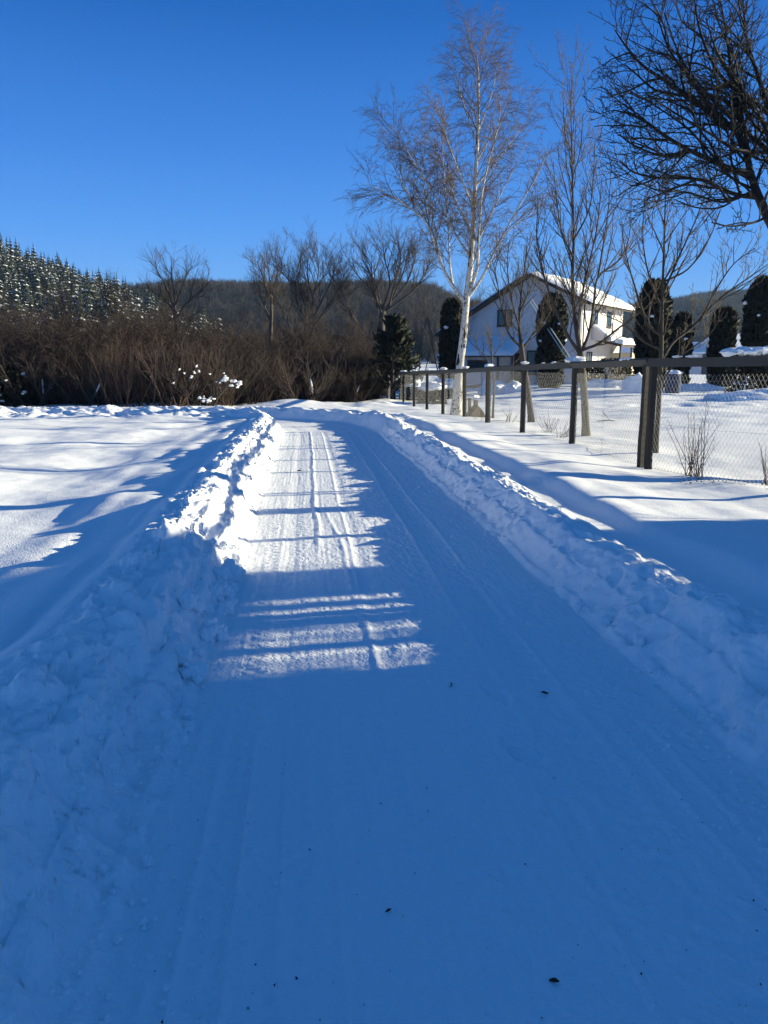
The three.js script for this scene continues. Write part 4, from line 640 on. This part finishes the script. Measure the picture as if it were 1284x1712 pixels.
  // stems and dry plants along the fence
  const stems = (label, px, py, d, H, n, spread, seed, mat) => { const b = at(px, py, d); b.y = ground(b.x, d); const t = thing('dry_shrub', label, 'shrub', [b.x, b.y, b.z], 0, 'dry shrubs along the fence'), g = new Geo(), tw = new Geo(), Q = rngOf(seed); for (let k = 0; k < n; k++) { const a = Q() * 6.283, l = spread * (.2 + Q()), pts = wander(V((Q() - .5) * .2, -.05, (Q() - .5) * .2), V(Math.cos(a) * l, 1, Math.sin(a) * l).normalize(), H * (.5 + .6 * Q()), 6, .18, .1, Q); g.tube(pts, pts.map((_, i) => lerp(.006, .002, i / 6)), 4); sprout(g, tw, pts, .006, .002, 0, [{ per: 5, ang: .5, len: .2, up: .3, rad: .0022, rmin: .002 }], Q); } const m = mesh('stem', g.build(), mat, t); mesh('twigs', tw.build(), mat, m).userData.kind = 'stuff'; return t; };
  stems('tall reddish dry shrub against the wire mesh beside the double post', 1162, 782, 9.9, .95, 22, .5, 31, M.twigRed); stems('dry reddish shrub at the fence mesh further along from the double post', 1290, 770, 9.2, .8, 14, .5, 32, M.twigRed); stems('small dry weeds between the fence posts before the slim tree', 915, 722, 17.2, .5, 12, .8, 33, M.twigDark); stems('small dry weeds at the fence foot beside the feeder', 800, 700, 21.2, .5, 10, .8, 34, M.twigDark); stems('small dry weeds at the fence foot before the slim garden tree', 850, 712, 19.6, .45, 10, .8, 35, M.twigDark); stems('small dry weeds beside the trunk with upright shoots', 938, 728, 15.9, .5, 10, .9, 36, M.twigDark);
  // old leaves under the shrub
  { const g = new Geo(), Q = rngOf(44); for (let k = 0; k < 70; k++) { const px = 1140 + 110 * Q(), py = 790 + 20 * Q() + (px - 1140) * .12, d = 9.6 - (py - 790) * .03, x = at(px, py, d).x, p = V(x, ground(x, d) + .015, -d), s = .018 + .02 * Q(), a = Q() * 6.28; g.tri(p, p.clone().add(V(Math.cos(a) * s, .012, Math.sin(a) * s)), p.clone().add(V(Math.cos(a + 1) * s, .02 * Q(), Math.sin(a + 1) * s)), V(0, 1, 0)); } const m = mesh('leaf_litter', g.build(), M.dryLeaf); m.userData = { label: 'dead brown leaves lying on snow below the reddish shrub', category: 'leaves', kind: 'stuff' }; }
  { const d = 20.5, b = at(1020, 684, d); b.y = ground(b.x, d) + .01; const g = new Geo(); g.tube([V(-.35, 0, 0), V(0, .02, 0), V(-.12, .16, 0), V(-.22, .26, 0)], [.006, .02, .012, .004], 5); g.tube([V(0, .02, 0), V(.2, -.02, 0)], [.016, .006], 5); const m = mesh('stick', g.build(), M.barkDark); m.position.copy(b); tag(m, 'short broken stick poking out of the garden snow', 'stick'); }
}
// ---------------------------------------------------------------- what stands to the right, outside the picture, and shades the road
{
  const h = thing('garage', 'small plastered garage with tall boarded gateway beside the road', 'garage', [10, .0, 0]);
  mesh('wall', box(0, 4.5, -.2, 3.2, -6.0, -1.4), M.plaster, h); mesh('roof', prism([[-.4, 3.15], [4.9, 3.15], [4.9, 3.5], [2.2, 3.9], [-.4, 3.5]], -6.0, -1.2), M.roofTile, h);
  { const g = prism([[6.0, 2.43], [8.16, 2.43], [8.16, 2.9], [7.3, 3.05], [6.0, 3.5]], 0, .3); g.rotateY(Math.PI / 2); g.translate(-.8, 0, 0); mesh('gate_lintel', g, M.wood, h); }
  mesh('gate_pier', box(-.78, -.5, -.2, 2.425, -8.14, -7.42), M.wood, h);
  for (const [z0, z1] of [[6.36, 6.5], [6.78, 6.98], [7.14, 7.3], [6.02, 6.06], [6.1, 6.13], [6.17, 6.19], [6.26, 6.275], [6.56, 6.575], [6.62, 6.65], [6.71, 6.725], [7.04, 7.055]]) mesh('gate_board', box(-.72, -.67, -.2, 2.425, -z1, -z0), M.wood, h);
  mesh('gate_pier', box(-.79, -.52, -.2, 3.55, -5.995, -5.6), M.wood, h);
  mesh('gate_leaf', box(-.76, -.72, -.1, 1.98, -7.4, -6.02), M.wood, h);
  { const v = bareTree('vine', 'bare twiggy vine climbing in the boarded gateway', 'vine', 24, 2.8, .6, bushRules, [M.twigDark, M.twigDark, M.twigDark], 881); v.position.set(9.0, .05, -6.7); v.scale.set(.5, 1, 1); }
  windowPart(h, 0, 3.6, 1.0, .8, -.02, false).position.set(-.02, 2.0, -3.5); h.children[h.children.length - 1].rotation.y = -Math.PI / 2;
}
// ---------------------------------------------------------------- lumps of snow, twigs and leaves on the road
{
  const R = rngOf(900), G = 'lumps of ploughed snow at the foot of the banks', protos = [0, 1, 2, 3].map(i => { const g = new THREE.IcosahedronGeometry(1, 4), p = g.attributes.position; for (let k = 0; k < p.count; k++) { const q = V(p.getX(k), p.getY(k), p.getZ(k)), f = 1 + .5 * clods(q.x + i * 9, q.y, q.z, .9, 5) + .18 * N(q.x * 3 + i, q.y * 3, q.z * 3); p.setXYZ(k, q.x * f, q.y * f * .8, q.z * f); } g.computeVertexNormals(); return g; });
  const lump = (d, t, r) => { const x = centre(d) + t, m = mesh('snow_lump', protos[Math.floor(R() * 4)], M.snowPlain); m.position.set(x, height(x, d, t) + r * .35, -d); m.rotation.set(R() * 6, R() * 6, R() * 6); m.scale.setScalar(r); tag(m, 'lump of ploughed snow lying at the foot of a road bank', 'snow lump', G); };
  for (let k = 0; k < 30; k++) lump(3.6 + 2.6 * R(), -1.12 - .3 * R() * R() + .07 * (R() - .3), .025 + .05 * R()); for (let k = 0; k < 22; k++) lump(1.9 + 1.8 * R(), -1.1 - .3 * R() + .06 * R(), .012 + .022 * R()); for (let k = 0; k < 14; k++) lump(3 + 6 * R(), 1.18 + .12 * R(), .014 + .025 * R());
  const crumbs = new THREE.InstancedMesh(protos[1], M.snowPlain, 900), m4 = new THREE.Matrix4();
  for (let k = 0; k < 900; k++) { const d = 1.6 + 13 * R() * R(), side = R() < .55 ? -1 : 1, t = side * (1.18 - .38 * R() ** 2.5 + .1 * (R() - .5)) + (R() < .12 ? .8 * (R() - .5) : 0), x = centre(d) + t, r = .003 + .008 * R() ** 2; m4.compose(V(x, height(x, d, t) + r * .4, -d), new THREE.Quaternion().setFromEuler(new THREE.Euler(R() * 6, R() * 6, R() * 6)), V(r, r, r)); crumbs.setMatrixAt(k, m4); }
  crumbs.name = 'snow_crumbs'; crumbs.userData = { label: 'small snow crumbs scattered along both edges of the road', category: 'snow crumbs', kind: 'stuff' }; scene.add(crumbs);
  const onRoad = (px, py) => { let d = 3; for (let k = 0; k < 8; k++) { const p = at(px, py, d), y = height(p.x, d); d *= (EYE - y) / (EYE - p.y); } const p = at(px, py, d); p.y = height(p.x, d) + .004; return p; };
  const bit = (name, label, px, py, pts, r) => { const g = new Geo(), c = smooth(pts.map(a => V(...a)), 8), m = mesh(name, (g.tube(c, c.map((_, i) => r * (.35 + Math.sin(Math.PI * clamp(i / 8, .05, .95)))), 6), g.build()), M.dryLeaf); m.position.copy(onRoad(px, py)); tag(m, label, name); };
  bit('twig', 'thin curved dark twig lying on the packed snow', 752, 1147, [[-.006, .003, .028], [.008, .004, .008], [.010, .004, -.012], [.002, .003, -.03]], .0024);
  bit('leaf', 'small curled dark leaf with stalk on the packed snow', 910, 1160, [[-.016, .004, -.004], [-.006, .006, 0], [.008, .003, .004], [.02, .003, .008]], .004);
  bit('leaf', 'narrow brown leaf lying slanted beside the tyre mark', 649, 1526, [[-.008, .003, .006], [0, .005, 0], [.009, .003, -.008]], .003);
  bit('leaf', 'largest dark leaf, lying flat on the packed snow', 926, 1644, [[-.013, .004, -.001], [0, .006, 0], [.013, .004, .002]], .0042);
  bit('leaf', 'tiny dark leaf on the sunlit stretch of the road', 500, 788, [[-.03, .004, 0], [0, .012, 0], [.04, .006, .01]], .008);
  const g = new Geo(), Q = rngOf(77); for (let k = 0; k < 210; k++) { const d = 1.6 + 4 * Q() * Q(), t = -1 + 2.1 * Q(), x = centre(d) + t, s = .0012 + .0028 * Q() ** 3, p = V(x, height(x, d, t) + .003, -d), a = Q() * 6.28; g.tri(p, p.clone().add(V(Math.cos(a) * s * 2, s, Math.sin(a) * s * 2)), p.clone().add(V(Math.cos(a + 1.3) * s * 2, 0, Math.sin(a + 1.3) * s * 2)), V(0, 1, 0)); }
  const m = mesh('bark_specks', g.build(), M.dryLeaf); m.userData = { label: 'dark specks of bark and dirt strewn over the packed snow', category: 'specks', kind: 'stuff' };
}
renderer.render(scene, camera);
